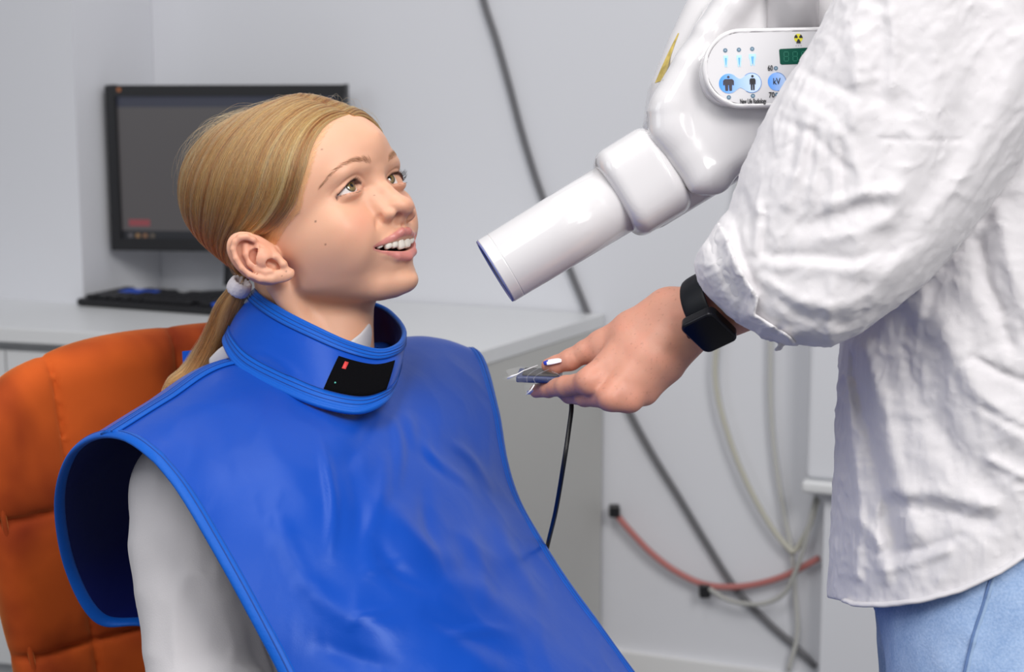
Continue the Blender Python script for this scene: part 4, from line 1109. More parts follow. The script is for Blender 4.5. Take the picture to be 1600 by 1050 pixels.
NETROWS = [
 [(218, 974, 1.66), (300, 930, 1.72), (400, 900, 1.78), (500, 890, 1.83), (600, 880, 1.87), (650, 870, 1.90), (700, 860, 1.92)],
 [(150, 967, 1.65), (270, 900, 1.715), (380, 860, 1.78), (500, 840, 1.83), (600, 820, 1.87), (660, 800, 1.90), (700, 780, 1.92)],
 [(106, 890, 1.625), (215, 820, 1.695), (350, 770, 1.765), (500, 740, 1.82), (600, 710, 1.86), (660, 690, 1.88), (700, 680, 1.90)],
 [(89, 790, 1.575), (190, 722, 1.645), (330, 660, 1.72), (500, 650, 1.79), (610, 620, 1.83), (670, 605, 1.85), (715, 610, 1.87)],
 [(106, 717, 1.52), (205, 655, 1.585), (330, 590, 1.655), (500, 590, 1.74), (622, 552, 1.785), (685, 550, 1.81), (735, 565, 1.83)],
 [(150, 683, 1.475), (238, 628, 1.535), (342, 566, 1.60), (495, 556, 1.68), (628, 529, 1.735), (690, 531, 1.765), (743, 549, 1.785)],
 [(205, 690, 1.435), (288, 638, 1.49), (375, 590, 1.54), (505, 590, 1.59), (633, 560, 1.68), (698, 556, 1.725), (758, 572, 1.76)],
 [(268, 748, 1.405), (340, 700, 1.445), (415, 655, 1.48), (530, 660, 1.51), (645, 640, 1.60), (716, 625, 1.665), (775, 640, 1.715)],
 [(332, 850, 1.38), (412, 810, 1.40), (492, 780, 1.42), (595, 775, 1.455), (685, 755, 1.535), (748, 745, 1.61), (803, 765, 1.66)],
 [(396, 965, 1.36), (480, 940, 1.372), (570, 920, 1.385), (670, 905, 1.415), (755, 890, 1.49), (812, 880, 1.56), (866, 882, 1.61)],
 [(455, 1080, 1.345), (550, 1060, 1.35), (640, 1045, 1.355), (745, 1030, 1.385), (840, 1015, 1.45), (910, 1010, 1.52), (965, 1020, 1.57)],
 [(500, 1200, 1.32), (600, 1180, 1.32), (700, 1170, 1.325), (810, 1150, 1.35), (920, 1140, 1.41), (1000, 1130, 1.48), (1055, 1140, 1.53)],
 [(540, 1300, 1.27), (650, 1290, 1.27), (760, 1280, 1.27), (880, 1260, 1.30), (1000, 1250, 1.36), (1080, 1240, 1.43), (1140, 1250, 1.48)],
]
NETC = np.array([[pc(a, b, c * 1000) for a, b, c in r] for r in NETROWS])
def dense(net, nu, nv):
    A = np.array([catmull(net[i], nv) for i in range(net.shape[0])])
    return np.stack([catmull(A[:, j], nu) for j in range(A.shape[1])], 1)
SU, SV = 22, 26
AP = dense(NETC, SU, SV)
def grid_normals(G):
    du = np.gradient(G, axis=0); dv = np.gradient(G, axis=1); n = np.cross(dv, du); n /= np.linalg.norm(n, axis=2)[..., None] + 1e-9
    return n
APN = grid_normals(AP)
mid_ = AP.shape[0] * 3 // 4
if APN[mid_, AP.shape[1] // 2, 2] > 0: APN = -APN
def seg_px(G):
    return np.stack([800 + FPX * G[..., 0] / G[..., 2], 525 + FPX * G[..., 1] / G[..., 2]], -1)
def px_crease(PX, pts, wdt, amp, fade=True):
    """ridge (amp>0) along a photo polyline"""
    d = np.full(PX.shape[:2], 1e9); tt = np.zeros(PX.shape[:2])
    pts = catmull([(*p, 0) for p in pts], 6)[:, :2]; n = len(pts) - 1
    for i in range(n):
        a = pts[i]; ab = pts[i + 1] - a; h = np.clip(((PX - a) @ ab) / (ab @ ab), 0, 1)
        e = np.linalg.norm(PX - a - h[..., None] * ab, axis=-1); m = e < d; d = np.where(m, e, d); tt = np.where(m, (i + h) / n, tt)
    f = np.sin(np.pi * np.clip(tt, 0.02, 0.98)) ** 0.7 if fade else 1
    return amp * np.exp(-(d / wdt) ** 2) * f
PX = seg_px(AP)
disp = np.zeros(AP.shape[:2])
front = np.clip((np.arange(AP.shape[0]) / SU - 5.5) / 1.0, 0, 1)[:, None]
for pts, wd_, am in (
    ([(500, 690), (512, 740), (520, 800), (515, 870)], 9, 2.0), ([(540, 700), (560, 790), (555, 870)], 16, -1.6), ([(610, 650), (622, 700), (618, 770)], 8, 1.8), ([(632, 640), (648, 690), (690, 735), (735, 760)], 10, 2.2),
    ([(640, 670), (668, 720), (720, 760)], 9, -2.2), ([(700, 690), (735, 720), (765, 770)], 8, 1.4), ([(600, 790), (650, 850), (720, 890)], 22, 3.2), ([(580, 830), (620, 890), (690, 930)], 20, -2.6),
    ([(455, 900), (540, 960), (640, 990)], 24, 2.4), ([(690, 900), (760, 935), (830, 990)], 22, 2.4), ([(650, 950), (730, 990), (820, 1040)], 20, -2.4), ([(720, 820), (745, 880), (760, 960)], 16, 1.8), ([(540, 985), (570, 965), (625, 950)], 5, 1.0),
    ([(430, 800), (452, 860), (490, 930)], 20, 1.8), ([(600, 700), (598, 760), (575, 840)], 12, 1.6), ([(770, 800), (800, 880), (850, 950)], 14, 2.0), ([(480, 1000), (560, 1030), (650, 1060)], 22, -2.0), ([(660, 760), (668, 830), (700, 900)], 12, -1.6),
    ([(590, 640), (560, 700), (520, 745)], 14, -1.0), ([(560, 900), (600, 885), (640, 880)], 4, 0.8), ([(690, 1000), (740, 985), (800, 990)], 8, 1.2)):
    disp += px_crease(PX, pts, wd_ * 0.9, am * 1.6)
nz = AP.reshape(-1, 3) / np.array([46.0, 110.0, 70.0]); disp += (2.6 * (ridged(nz, 11, 2) - 0.55)).reshape(disp.shape)
disp *= front
AP2 = AP + APN * disp[..., None]
APN2 = grid_normals(AP2)
if APN2[mid_, AP.shape[1] // 2, 2] > 0: APN2 = -APN2
neck0 = pc(500, 560, 1650)
def apron_mesh():
    nu, nv = AP2.shape[:2]
    V = np.concatenate([(AP2 + APN2 * 1.3).reshape(-1, 3), (AP2 - APN2 * 1.3).reshape(-1, 3)])
    keep = np.ones((nu, nv), bool)
    rad = np.hypot(AP2[..., 0] - neck0[0], (AP2[..., 2] - neck0[2])); keep &= ~((rad < 62) & (np.abs(AP2[..., 1] - neck0[1]) < 90))
    F = []; n = nu * nv
    def ok(i, j): return 0 <= i < nu - 1 and 0 <= j < nv - 1 and keep[i, j] and keep[i + 1, j] and keep[i, j + 1] and keep[i + 1, j + 1]
    for i in range(nu - 1):
        for j in range(nv - 1):
            if not ok(i, j): continue
            a, b, c, d = i * nv + j, i * nv + j + 1, (i + 1) * nv + j + 1, (i + 1) * nv + j
            F.append((a, b, c, d)); F.append((n + d, n + c, n + b, n + a))
            if not ok(i - 1, j): F.append((a, n + a, n + b, b))
            if not ok(i + 1, j): F.append((d, c, n + c, n + d))
            if not ok(i, j - 1): F.append((a, d, n + d, n + a))
            if not ok(i, j + 1): F.append((b, n + b, n + c, c))
    me = mesh_np('panel', c2w(V), np.array(F))
    bm = bmesh.new(); bm.from_mesh(me); bmesh.ops.recalc_face_normals(bm, faces=bm.faces); bm.to_mesh(me); bm.free(); return me
apron = empty('xray_apron', (*c2w(pc(500, 900, 1500))[:2], 0.45), 'shiny blue protective x-ray apron draped over the seated girl', 'apron')
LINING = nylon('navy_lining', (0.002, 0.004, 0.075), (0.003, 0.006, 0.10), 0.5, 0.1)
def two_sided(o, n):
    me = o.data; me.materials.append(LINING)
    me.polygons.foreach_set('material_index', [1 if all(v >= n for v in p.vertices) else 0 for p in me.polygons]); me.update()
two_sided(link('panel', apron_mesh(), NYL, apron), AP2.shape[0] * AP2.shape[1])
def ribbon(name, G, N, halfw, h, m, parent, closed=False, label=None):
    """flattened tube: path G, normals N, binormal across"""
    P = c2w(G); Nw = c2w(G + N) - P; Nw /= np.linalg.norm(Nw, axis=1)[:, None]
    me = tube_mesh(name, P, 0.001, 16, closed=closed, ell=(halfw, h), upv=Nw)
    return link(name, me, m, parent, label=label)
def edge_curve(G, N, j, inset):
    inn = 1 if j == 0 else -2
    e = G[:, j] ; dirn = G[:, (j + (4 if j == 0 else -4))] - e; dirn /= np.linalg.norm(dirn, axis=1)[:, None]
    return e + dirn * inset, N[:, j]
for j in (0, AP2.shape[1] - 1):
    E_, N_ = edge_curve(AP2, APN2, j, 3.5)
    ribbon('edge_binding', E_, N_, 6.5, 3.0, BIND, apron, label='bright blue edge binding')
    for ins in (4.5, 8.0):
        E2, _ = edge_curve(AP2, APN2, j, ins); ribbon('stitching', E2 + N_ * 2.9 * (1 if ins < 5 else 0.6), N_, 0.55, 0.5, STITCH, apron)
# shoulder seam strip, from the side edge to the collar
ir = int(5.45 * SU)
jn = int(2.1 * SV)
sg = AP2[ir, 0:jn]; sn = APN2[ir, 0:jn]
ribbon('shoulder_strip', sg + sn * 2.2, sn, 10.5, 2.2, BIND, apron)
for o_ in (-5, 0, 5):
    dv_ = AP2[ir + 4, 0:jn] - AP2[ir - 4, 0:jn]; dv_ /= np.linalg.norm(dv_, axis=1)[:, None]
    ribbon('stitching', sg + dv_ * o_ + sn * 4.3, sn, 0.6, 0.5, STITCH, apron)
# small blue loop seen behind the shoulder, next to the ponytail
ribbon('strap_end', np.array([pc(302, 604, 1672), pc(299, 575, 1674), pc(297, 548, 1676)]), np.tile([0, 0, -1.0], (3, 1)), 8, 2, NYL, apron)

# ------------------------------------------------------------------ collar
RT = [(404, 462, 1.618), (440, 486, 1.588), (490, 512, 1.568), (545, 537, 1.562), (592, 549, 1.577), (621, 540, 1.602), (631, 519, 1.640), (616, 495, 1.680), (590, 478, 1.708), (530, 462, 1.725), (470, 448, 1.715), (425, 446, 1.688), (402, 452, 1.652)]
RB = [(356, 540, 1.600), (380, 573, 1.565), (440, 606, 1.530), (505, 632, 1.512), (562, 641, 1.515), (600, 624, 1.540), (617, 592, 1.590), (622, 562, 1.650), (608, 545, 1.705), (530, 530, 1.745), (450, 515, 1.745), (388, 515, 1.700), (358, 522, 1.640)]
rt = catmull([pc(a, b, c * 1000) for a, b, c in RT], 10, closed=True); rb = catmull([pc(a, b, c * 1000) for a, b, c in RB], 10, closed=True)
cc0 = rt.mean(0)
NR = len(rt); tt = np.linspace(0, 1, 18)
bulge = np.sin(np.pi * tt) * 2.5
outw = (rt - rt.mean(0)) + (rb - rb.mean(0)); 
CG = rt[None] * (1 - tt)[:, None, None] + rb[None] * tt[:, None, None]
CN = np.cross(np.roll(CG, -1, 1) - np.roll(CG, 1, 1), np.gradient(CG, axis=0)); CN /= np.linalg.norm(CN, axis=2)[..., None]
if (CN[8] * (CG[8] - CG[8].mean(0))).sum() < 0: CN = -CN
CG = CG + CN * bulge[:, None, None]
# soft dent lines
pxc = seg_px(CG); dd_ = px_crease(pxc, [(388, 553), (415, 556), (445, 575), (470, 598)], 6, 2.5) + px_crease(pxc, [(415, 515), (435, 525), (460, 530)], 5, 1.0) - px_crease(pxc, [(400, 562), (430, 572), (455, 592)], 6, 1.6)
CG = CG + CN * dd_[..., None]
collar = empty('thyroid_collar', c2w(cc0), 'blue padded x-ray collar around the neck with black velcro tab', 'collar')
def band_mesh(name, i0, i1, j0, j1, off0, off1):
    G = CG[i0:i1]; N = CN[i0:i1]
    if j0 is not None:
        idx = np.arange(j0, j1) % NR; G = G[:, idx]; N = N[:, idx]
    nu, nv = G.shape[:2]; V = np.concatenate([(G + N * off1).reshape(-1, 3), (G + N * off0).reshape(-1, 3)]); n = nu * nv; F = []
    cl = j0 is None
    for i in range(nu - 1):
        for j in range(nv if cl else nv - 1):
            k = (j + 1) % nv; a, b, c, d = i * nv + j, i * nv + k, (i + 1) * nv + k, (i + 1) * nv + j
            F.append((a, b, c, d)); F.append((n + d, n + c, n + b, n + a))
            if i == 0: F.append((a, n + a, n + b, b))
            if i == nu - 2: F.append((d, c, n + c, n + d))
        if not cl:
            a, d = i * nv, (i + 1) * nv; F.append((a, d, n + d, n + a)); b, c = i * nv + nv - 1, (i + 1) * nv + nv - 1; F.append((b, n + b, n + c, c))
    me = mesh_np(name, c2w(V), np.array(F)); bm = bmesh.new(); bm.from_mesh(me); bmesh.ops.recalc_face_normals(bm, faces=bm.faces); bm.to_mesh(me); bm.free(); return me
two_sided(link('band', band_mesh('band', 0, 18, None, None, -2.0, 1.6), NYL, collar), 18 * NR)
link('edge_binding', band_mesh('edge_binding', 0, 4, None, None, -1.6, 2.6), BIND, collar, label='bright blue edge binding')
link('edge_binding', band_mesh('edge_binding', 14, 18, None, None, -1.6, 2.6), BIND, collar, label='bright blue edge binding')
for i_, rr_ in ((0, 2.4), (17, 2.8)):
    link('edge_piping', tube_mesh('edge_piping', c2w(CG[i_] + CN[i_] * 0.5), rr_ / 1000, 12, closed=True), BIND, collar)
low = CG[17] + (CG[17] - CG[16]) * 0.55 + CN[17] * 1.0
link('edge_piping', tube_mesh('edge_piping', c2w(low), 0.0026, 12, closed=True), BIND, collar)
for i_ in (1, 2, 3, 14, 15, 16):
    g_ = CG[i_] + CN[i_] * 2.7
    link('stitching', tube_mesh('stitching', c2w(g_), 0.0004, 6, closed=True), STITCH, collar)
# velcro tab on the front
VELC = mat('black_velcro', (0.003, 0.003, 0.004), rough=0.95, bump=0.5, bscale=1500, spec=0.06)
pj = seg_px(CG[9]); ja = int(np.argmin(np.linalg.norm(pj - [513, 592], axis=1))); jb = int(np.argmin(np.linalg.norm(pj - [608, 588], axis=1)))
if jb < ja: jb += NR
tab = link('velcro_tab', band_mesh('velcro_tab', 5, 15, ja, jb + 1, 1.0, 4.2), VELC, collar, label='black velcro tab')
jl = ja + 2
link('red_label', band_mesh('red_label', 6, 9, jl, jl + 2, 4.0, 4.7), mat('red_print', (0.65, 0.05, 0.05), rough=0.6), tab, label='small red printed label')
gd = CG[12, jl % NR] + CN[12, jl % NR] * 4.4
bm = bmesh.new(); bmesh.ops.create_uvsphere(bm, u_segments=10, v_segments=8, radius=0.0009)
for v in bm.verts: v.co += Vector(c2w(gd[None])[0])
link('label_dot', from_bm('label_dot', bm), mat('teal_dot', (0.1, 0.5, 0.4)), tab)
# ================================================================== dental x-ray machine
GLOSS = mat('glossy_white_plastic', (0.70, 0.685, 0.70), rough=0.16, coat=0.6, spec=0.5)
SEAMG = mat('seam_grey', (0.35, 0.34, 0.36), rough=0.5)
MD = 1480.0
A0 = pc(775, 423, MD); A1 = pc(962, 309.5, MD + 4)
xa = (A1 - A0) / np.linalg.norm(A1 - A0)            # cone axis, away from the girl
xb = np.cross(xa, [0, 0, 1.0]); xb /= np.linalg.norm(xb); xc = np.cross(xa, xb)
if xb[1] > 0: xb = -xb                               # up-left in the picture
if xc[2] > 0: xc = -xc                               # towards the camera
XR = np.stack([xa, xb, xc], 1)
def mloc(P): return (P - A0.astype(np.float32)) @ XR.astype(np.float32)
mc = empty('xray_machine', c2w(pc(1130, 190, 1500)), 'glossy white dental x-ray head with tube cone and control panel above the hand', 'x-ray machine')
def lathe(name, prof, m, parent, seg=96, label=None):
    """profile (x along axis, radius) mm in the machine frame"""
    V = []; F = []; n = len(prof)
    for x, r in prof:
        for k in range(seg):
            a = 2 * PI * k / seg; V.append(A0 + xa * x + (xb * math.cos(a) + xc * math.sin(a)) * r)
    for i in range(n - 1):
        for k in range(seg):
            k2 = (k + 1) % seg; F.append((i * seg + k, i * seg + k2, (i + 1) * seg + k2, (i + 1) * seg + k))
    me = mesh_np(name, c2w(np.array(V)), np.array(F)); bm = bmesh.new(); bm.from_mesh(me); bmesh.ops.recalc_face_normals(bm, faces=bm.faces); bm.to_mesh(me); bm.free()
    return link(name, me, m, parent, label=label)
CL = float(np.linalg.norm(A1 - A0)); CRr = 31.0
lathe('cone', [(0, 27.5), (-0.4, 28.2), (-0.4, CRr - 0.5), (0, CRr), (0.6, CRr + 0.05), (1.2, CRr + 0.05), (8.6, CRr + 0.05), (9.2, CRr + 0.05), (9.4, CRr - 0.15), (9.7, CRr - 0.15), (9.9, CRr + 0.05), (10.5, CRr + 0.06), (60, CRr + 0.6), (CL + 8, CRr + 1.2), (CL + 8, 27), (0, 27.5)], GLOSS, mc)
lathe('cone_rim', [(-0.6, 27.0), (-1.6, 27.6), (-1.8, CRr - 0.8), (-0.6, CRr - 0.3), (0.2, CRr - 0.8), (0.2, 27.0), (-0.6, 27.0)], mat('blue_grey_rim', (0.18, 0.20, 0.42), rough=0.3), mc, label='thin blue-grey rim')
lathe('cone_lining', [(1.5, 27.0), (70, 26.5), (70, 0.01)], SEAMG, mc)
lathe('seam_ring', [(CL - 1.2, CRr + 0.4), (CL - 1.2, CRr + 2.2), (CL + 2, CRr + 2.2), (CL + 2, CRr)], SEAMG, mc)
def sd_poly2(x, y, poly):
    poly = np.asarray(poly, np.float32); d = np.full(x.shape, 1e9, np.float32); s = np.ones(x.shape, bool); n = len(poly)
    for i in range(n):
        a = poly[i]; b = poly[(i + 1) % n]; ex, ey = b - a; wx = x - a[0]; wy = y - a[1]
        t = np.clip((wx * ex + wy * ey) / (ex * ex + ey * ey), 0, 1); d = np.minimum(d, (wx - ex * t) ** 2 + (wy - ey * t) ** 2)
        c = ((a[1] > y) != (b[1] > y)) & (x < (b[0] - a[0]) * (y - a[1]) / (b[1] - a[1] + 1e-9) + a[0]); s ^= c
    return np.where(s, 1, -1) * np.sqrt(d)
def pxp(P): return 800 + FPX * P[:, 0] / P[:, 2], 525 + FPX * P[:, 1] / P[:, 2]
def px2mm(pts, D=1500.0): return [((a - 800) / FPX * D, (b - 525) / FPX * D) for a, b in pts]
# collar housing (rounded square section around the axis)
def housing(P):
    q = mloc(P); x = q[:, 0]
    c0 = CL + 26
    yy = np.abs(q[:, 1]); zz = np.abs(q[:, 2])
    sec = (yy ** 3.2 + zz ** 3.2) ** (1 / 3.2)
    r = 41.5 + 0.5 * (x - CL) / 50
    dr = sec - (r - 12); dx = np.abs(x - c0) - (28 - 12)
    d = np.sqrt(np.maximum(dr, 0) ** 2 + np.maximum(dx, 0) ** 2) + np.minimum(np.maximum(dr, dx), 0) - 12
    bo = sd_cap(q, (c0, -10, 0), (c0 + 70, -10, 0), 33, 33)
    return np.minimum(d, bo)
def obb(c0, c1, hb, hc):
    pts = [A0 + xa * a + xb * b + xc * c for a in (c0, c1) for b in (-hb, hb) for c in (-hc, hc)]; pts = np.array(pts); return pts.min(0) - 3, pts.max(0) + 3
lo_, hi_ = obb(CL - 5, CL + 135, 48, 48)
sdf_obj('neck_housing', housing, lo_, hi_, 1.6, GLOSS, mc)
# main head shell: outline traced, extruded in depth and well rounded
HA = px2mm([(1010, 180), (1024, 152), (1052, 105), (1078, 55), (1102, 12), (1135, -30), (1190, -75), (1360, -75), (1380, 60), (1350, 190), (1180, 258), (1107, 301), (1080, 297)], 1475)
HB = px2mm([(1006, 196), (1014, 136), (1040, 70), (1064, 18), (1090, -30), (1150, -80), (1360, -80), (1380, 60), (1340, 180), (1180, 262), (1110, 310), (1060, 260)], 1540)
def extr(P, poly, z0, z1, r, grow=0.0):
    d2 = sd_poly2(P[:, 0], P[:, 1], poly) + r - grow; dz = np.abs(P[:, 2] - (z0 + z1) / 2) - ((z1 - z0) / 2 - r)
    return np.sqrt(np.maximum(d2, 0) ** 2 + np.maximum(dz, 0) ** 2) + np.minimum(np.maximum(d2, dz), 0) - r
def head_shell(P):
    py_ = 525 + FPX * P[:, 1] / P[:, 2]; t_ = np.clip((95 - py_) / 45, 0, 1); t_ = t_ * t_ * (3 - 2 * t_)
    a = extr(P, HA, 1437 + 16 * t_, 1510, 17)
    b = extr(P, HB, 1490, 1580, 24)
    d = smin(a, b, 4)
    # raised rounded rib along the left border of the near shell
    rib = sd_chain(P, [pc(1045, 205, 1452), pc(1048, 165, 1450), pc(1082, 105, 1449), pc(1108, 55, 1449), pc(1140, 10, 1449), pc(1180, -40, 1449)], [13, 13, 13, 13, 13, 13], 3)
    d = smin(d, rib, 16)
    rib2 = sd_chain(P, [pc(1045, 205, 1452), pc(1070, 245, 1452), pc(1095, 280, 1450), pc(1120, 282, 1454)], [13, 12, 11, 10], 3)
    d = smin(d, rib2, 14)
    return d
hl = pc(975, -110, 1400); hh = pc(1400, 330, 1620); hl[2] = 1415; hh[2] = 1600; hl[0] -= 5
lo_ = np.minimum(pc(975, -110, 1600), pc(975, -110, 1400)); hi_ = np.maximum(pc(1390, 330, 1600), pc(1390, 330, 1400)); lo_[2] = 1420; hi_[2] = 1600; hi_[1] = -100
hi_[0] = 350
sdf_obj('head_shell', head_shell, lo_, hi_, 1.8, GLOSS, mc)
# vertical arm post above the panel
def cyl_w(name, px0, py0, py1, D, rad, m, parent, taper=1.0):
    a = c2w(pc(px0, py0, D)); b = c2w(pc(px0, py1, D)); b = a + np.array([0, 0, b[2] - a[2]])
    return link(name, tube_mesh(name, [a, b], [rad / 1000, rad * taper / 1000], 48), m, parent)
cyl_w('arm_post', 1238, 46, -230, 1453, 22.0, GLOSS, mc, 1.0)
# control panel pod
PD = 1418.0
p0 = pc(1160, 106, PD); pu = pc(1260, 104, PD + 3) - p0; pu /= np.linalg.norm(pu); pv = np.array([0.035, 1.0, 0.0]); pv = pv - pu * (pv @ pu); pv /= np.linalg.norm(pv); pn = np.cross(pu, pv)
if pn[2] > 0: pn = -pn
PS = PD / FPX                                        # mm per pixel on the panel
def pan(x, y, w=0.0): return p0 + pu * ((x - 1160) * PS) + pv * ((y - 106) * PS) + pn * w
def stadium(r0, x0, x1, n=24):
    c = []
    for k in range(n + 1):
        a = PI / 2 + PI * k / n; c.append((x0 + math.cos(a) * r0, 106 - math.sin(a) * r0))
    for k in range(n + 1):
        a = -PI / 2 + PI * k / n; c.append((x1 + math.cos(a) * r0, 106 - math.sin(a) * r0))
    return c
def panel_pod(P):
    q = np.stack([(P - p0.astype(np.float32)) @ v.astype(np.float32) for v in (pu, pv, pn)], 1)
    R = 62.5 * PS; Lx = 190 * PS
    xx = q[:, 0] - np.clip(q[:, 0], 0, Lx); r2 = np.sqrt(xx ** 2 + q[:, 1] ** 2)
    def sl(R_, z0, z1, rr):
        a = r2 - R_ + rr; b = np.abs(q[:, 2] - (z0 + z1) / 2) - ((z1 - z0) / 2 - rr)
        return np.sqrt(np.maximum(a, 0) ** 2 + np.maximum(b, 0) ** 2) + np.minimum(np.maximum(a, b), 0) - rr
    d = sl(R, -7, 0.0, 2.6)
    xx = q[:, 0] + 7 - np.clip(q[:, 0] + 7, 0, Lx); r2b = np.sqrt(xx ** 2 + (q[:, 1] - 3) ** 2); r2s = r2
    a = r2b - (R - 6) + 5; b = np.abs(q[:, 2] + 21) - (14 - 5)
    d = np.minimum(d, np.sqrt(np.maximum(a, 0) ** 2 + np.maximum(b, 0) ** 2) + np.minimum(np.maximum(a, b), 0) - 5)
    d = np.maximum(d, -(np.maximum(r2 - (R - 3.3), -(q[:, 2] + 0.9))))
    return d
lo_ = np.minimum.reduce([pan(1070, 30, 3), pan(1425, 190, -40), pan(1070, 30, -40), pan(1425, 185, 3)]); hi_ = np.maximum.reduce([pan(1070, 30, 3), pan(1425, 190, -40), pan(1070, 30, -40), pan(1425, 185, 3)])
pod = sdf_obj('control_panel', panel_pod, lo_ - 2, hi_ + 2, 1.0, GLOSS, mc)
def flat(name, pts, w, m, parent, th=0.25, label=None):
    """thin raised print / button on the panel from panel-pixel points"""
    n = len(pts); V = [pan(a, b, w + th) for a, b in pts] + [pan(a, b, w - 0.2) for a, b in pts]
    me = bpy.data.meshes.new(name); F = [tuple(range(n)), tuple(range(2 * n - 1, n - 1, -1))] + [(i, (i + 1) % n, n + (i + 1) % n, n + i) for i in range(n)]
    me.from_pydata([tuple(c2w(v[None])[0]) for v in V], [], F)
    bm = bmesh.new(); bm.from_mesh(me); bmesh.ops.triangulate(bm, faces=[f for f in bm.faces if len(f.verts) > 4]); bmesh.ops.recalc_face_normals(bm, faces=bm.faces); bm.to_mesh(me); bm.free()
    return link(name, me, m, parent, smooth=False, label=label)
def circ(x, y, r, n=28, a0=0, a1=2 * PI): return [(x + r * math.cos(a0 + (a1 - a0) * k / n), y + r * math.sin(a0 + (a1 - a0) * k / n)) for k in range(n)]
W0 = -0.9
SHEET = mat('panel_sheet', (0.66, 0.65, 0.67), rough=0.5, spec=0.3)
sheet = flat('panel_sheet', stadium(62.5 - 3.4 / PS, 1160, 1350), W0 - 0.1, SHEET, pod, 0.3)
W1 = W0 + 0.25
gr_ = stadium(62.5 - 3.2 / PS, 1160, 1350); gi_ = stadium(62.5 - 3.75 / PS, 1160, 1350); ng = len(gr_)
link('groove_shade_ring', mesh_np('groove_shade_ring', c2w(np.array([pan(a, b, W0 + 0.28) for a, b in gr_] + [pan(a, b, W0 + 0.28) for a, b in gi_])), np.array([(k, (k + 1) % ng, ng + (k + 1) % ng, ng + k) for k in range(ng)])), mat('groove_shade_dark', (0.10, 0.09, 0.10), rough=0.6), pod, smooth=False)  # flat dark ring painted in as the shade inside the panel rim
LEDM = mat('led_grey_blue', (0.12, 0.20, 0.28), rough=0.25); LEDH = mat('led_centre', (0.30, 0.42, 0.52), rough=0.2)
for x, y in ((1134, 78), (1155.5, 77.5), (1176.5, 76.5), (1137.5, 151.5), (1175.5, 150), (1213, 107.5), (1213.5, 149)):
    l = flat('indicator_light', circ(x, y, 3.4), W1, LEDM, pod); flat('indicator_centre', circ(x, y, 1.4, 12), W1 + 0.2, LEDH, pod)
# button material: blue fading to pale, printed on the key itself
def grad_mat(name, ca, cb, xa_, xb_):
    m, nt, b = new_mat(name); L = nt.links; at = nt.nodes.new('ShaderNodeAttribute'); at.attribute_name = 'gx'
    r = nt.nodes.new('ShaderNodeValToRGB'); r.color_ramp.elements[0].color = ca + (1,); r.color_ramp.elements[1].color = cb + (1,)
    L.new(at.outputs['Fac'], r.inputs[0]); L.new(r.outputs[0], b.inputs['Base Color']); b.inputs['Roughness'].default_value = 0.3; return m
def gxattr(o, xa_, xb_):
    me = o.data; V = np.array([(o.matrix_world @ v.co)[:] for v in me.vertices]); P = w2c(V); x = 1160 + ((P - p0) @ pu) / PS
    attr(me, 'gx', np.clip((x - xa_) / (xb_ - xa_), 0, 1))
dumb = circ(1138, 130, 15, 20, 0.62, 2 * PI - 0.62)
sm = catmull([(1150, 121.3, 0), (1156, 123.2, 0), (1163, 121.5, 0)], 4)[:, :2]
dumb = circ(1138, 130, 15.5, 22, 0.75, 2 * PI - 0.75) + [tuple(p) for p in catmull([(1149.5, 119.8, 0), (1156, 123, 0), (1163, 119.6, 0)], 4)[:, :2]]
dumb += [(1174 + 15.5 * math.cos(a), 129.5 + 15.5 * math.sin(a)) for a in np.linspace(-PI + 0.75, PI - 0.75, 22)] + [tuple(p) for p in catmull([(1162.5, 140, 0), (1156, 137, 0), (1149.5, 140.5, 0)], 4)[:, :2]]
bt = flat('patient_button', dumb, W1, grad_mat('button_blue', (0.03, 0.30, 0.95), (0.60, 0.74, 0.98), 0, 1), pod, 0.3, label='blue patient size button'); gxattr(bt, 1122, 1180)
kvb = flat('kv_button', circ(1214, 128.5, 14.3, 36), W1, MATS.get('button_blue') or bt.data.materials[0], pod, 0.3, label='round blue kV button'); gxattr(kvb, 1198, 1232)
BLKP = mat('black_print', (0.015, 0.015, 0.02), rough=0.5); GRYP = mat('brown_black_print', (0.04, 0.035, 0.05), rough=0.5)
def ringp(name, x, y, r0, r1, m, a0=0, a1=2 * PI, n=36):
    o = circ(x, y, r1, n, a0, a1); i = circ(x, y, r0, n, a0, a1)
    V = [pan(*p, W1 + 0.45) for p in o] + [pan(*p, W1 + 0.45) for p in i]
    full = abs(a1 - a0) > 6.2; F = [(k, (k + 1) % n, n + (k + 1) % n, n + k) for k in range(n if full else n - 1)]
    me = mesh_np(name, c2w(np.array(V)), np.array(F)); return link(name, me, m, pod, smooth=False)
BLUD = mat('outline_blue', (0.10, 0.25, 0.60), rough=0.4)
ringp('button_outline', 1174, 129.5, 14.9, 15.7, BLUD, -2.3, 2.3); ringp('button_outline', 1214, 128.5, 13.8, 14.6, BLUD, -1.6, 1.6)
def figure(x, y, s, wd, m):
    o = flat('person_icon', circ(x, y - 10.6 * s, 2.0 * s, 14), W1 + 0.3, m, pod)
    w_ = wd
    flat('person_icon', [(x - 5.2 * w_, y - 7.4 * s), (x + 5.2 * w_, y - 7.4 * s), (x + 7.6 * w_, y - 5 * s), (x + 7.6 * w_, y + 2.2 * s), (x + 5.6 * w_, y + 2.2 * s), (x + 5.3 * w_, y - 3.5 * s), (x + 4.6 * w_, y + 11 * s), (x + 0.9 * w_, y + 11 * s), (x + 0.5 * w_, y + 2 * s),
                         (x - 0.5 * w_, y + 2 * s), (x - 0.9 * w_, y + 11 * s), (x - 4.6 * w_, y + 11 * s), (x - 5.3 * w_, y - 3.5 * s), (x - 5.6 * w_, y + 2.2 * s), (x - 7.6 * w_, y + 2.2 * s), (x - 7.6 * w_, y - 5 * s)], W1 + 0.3, m, pod)
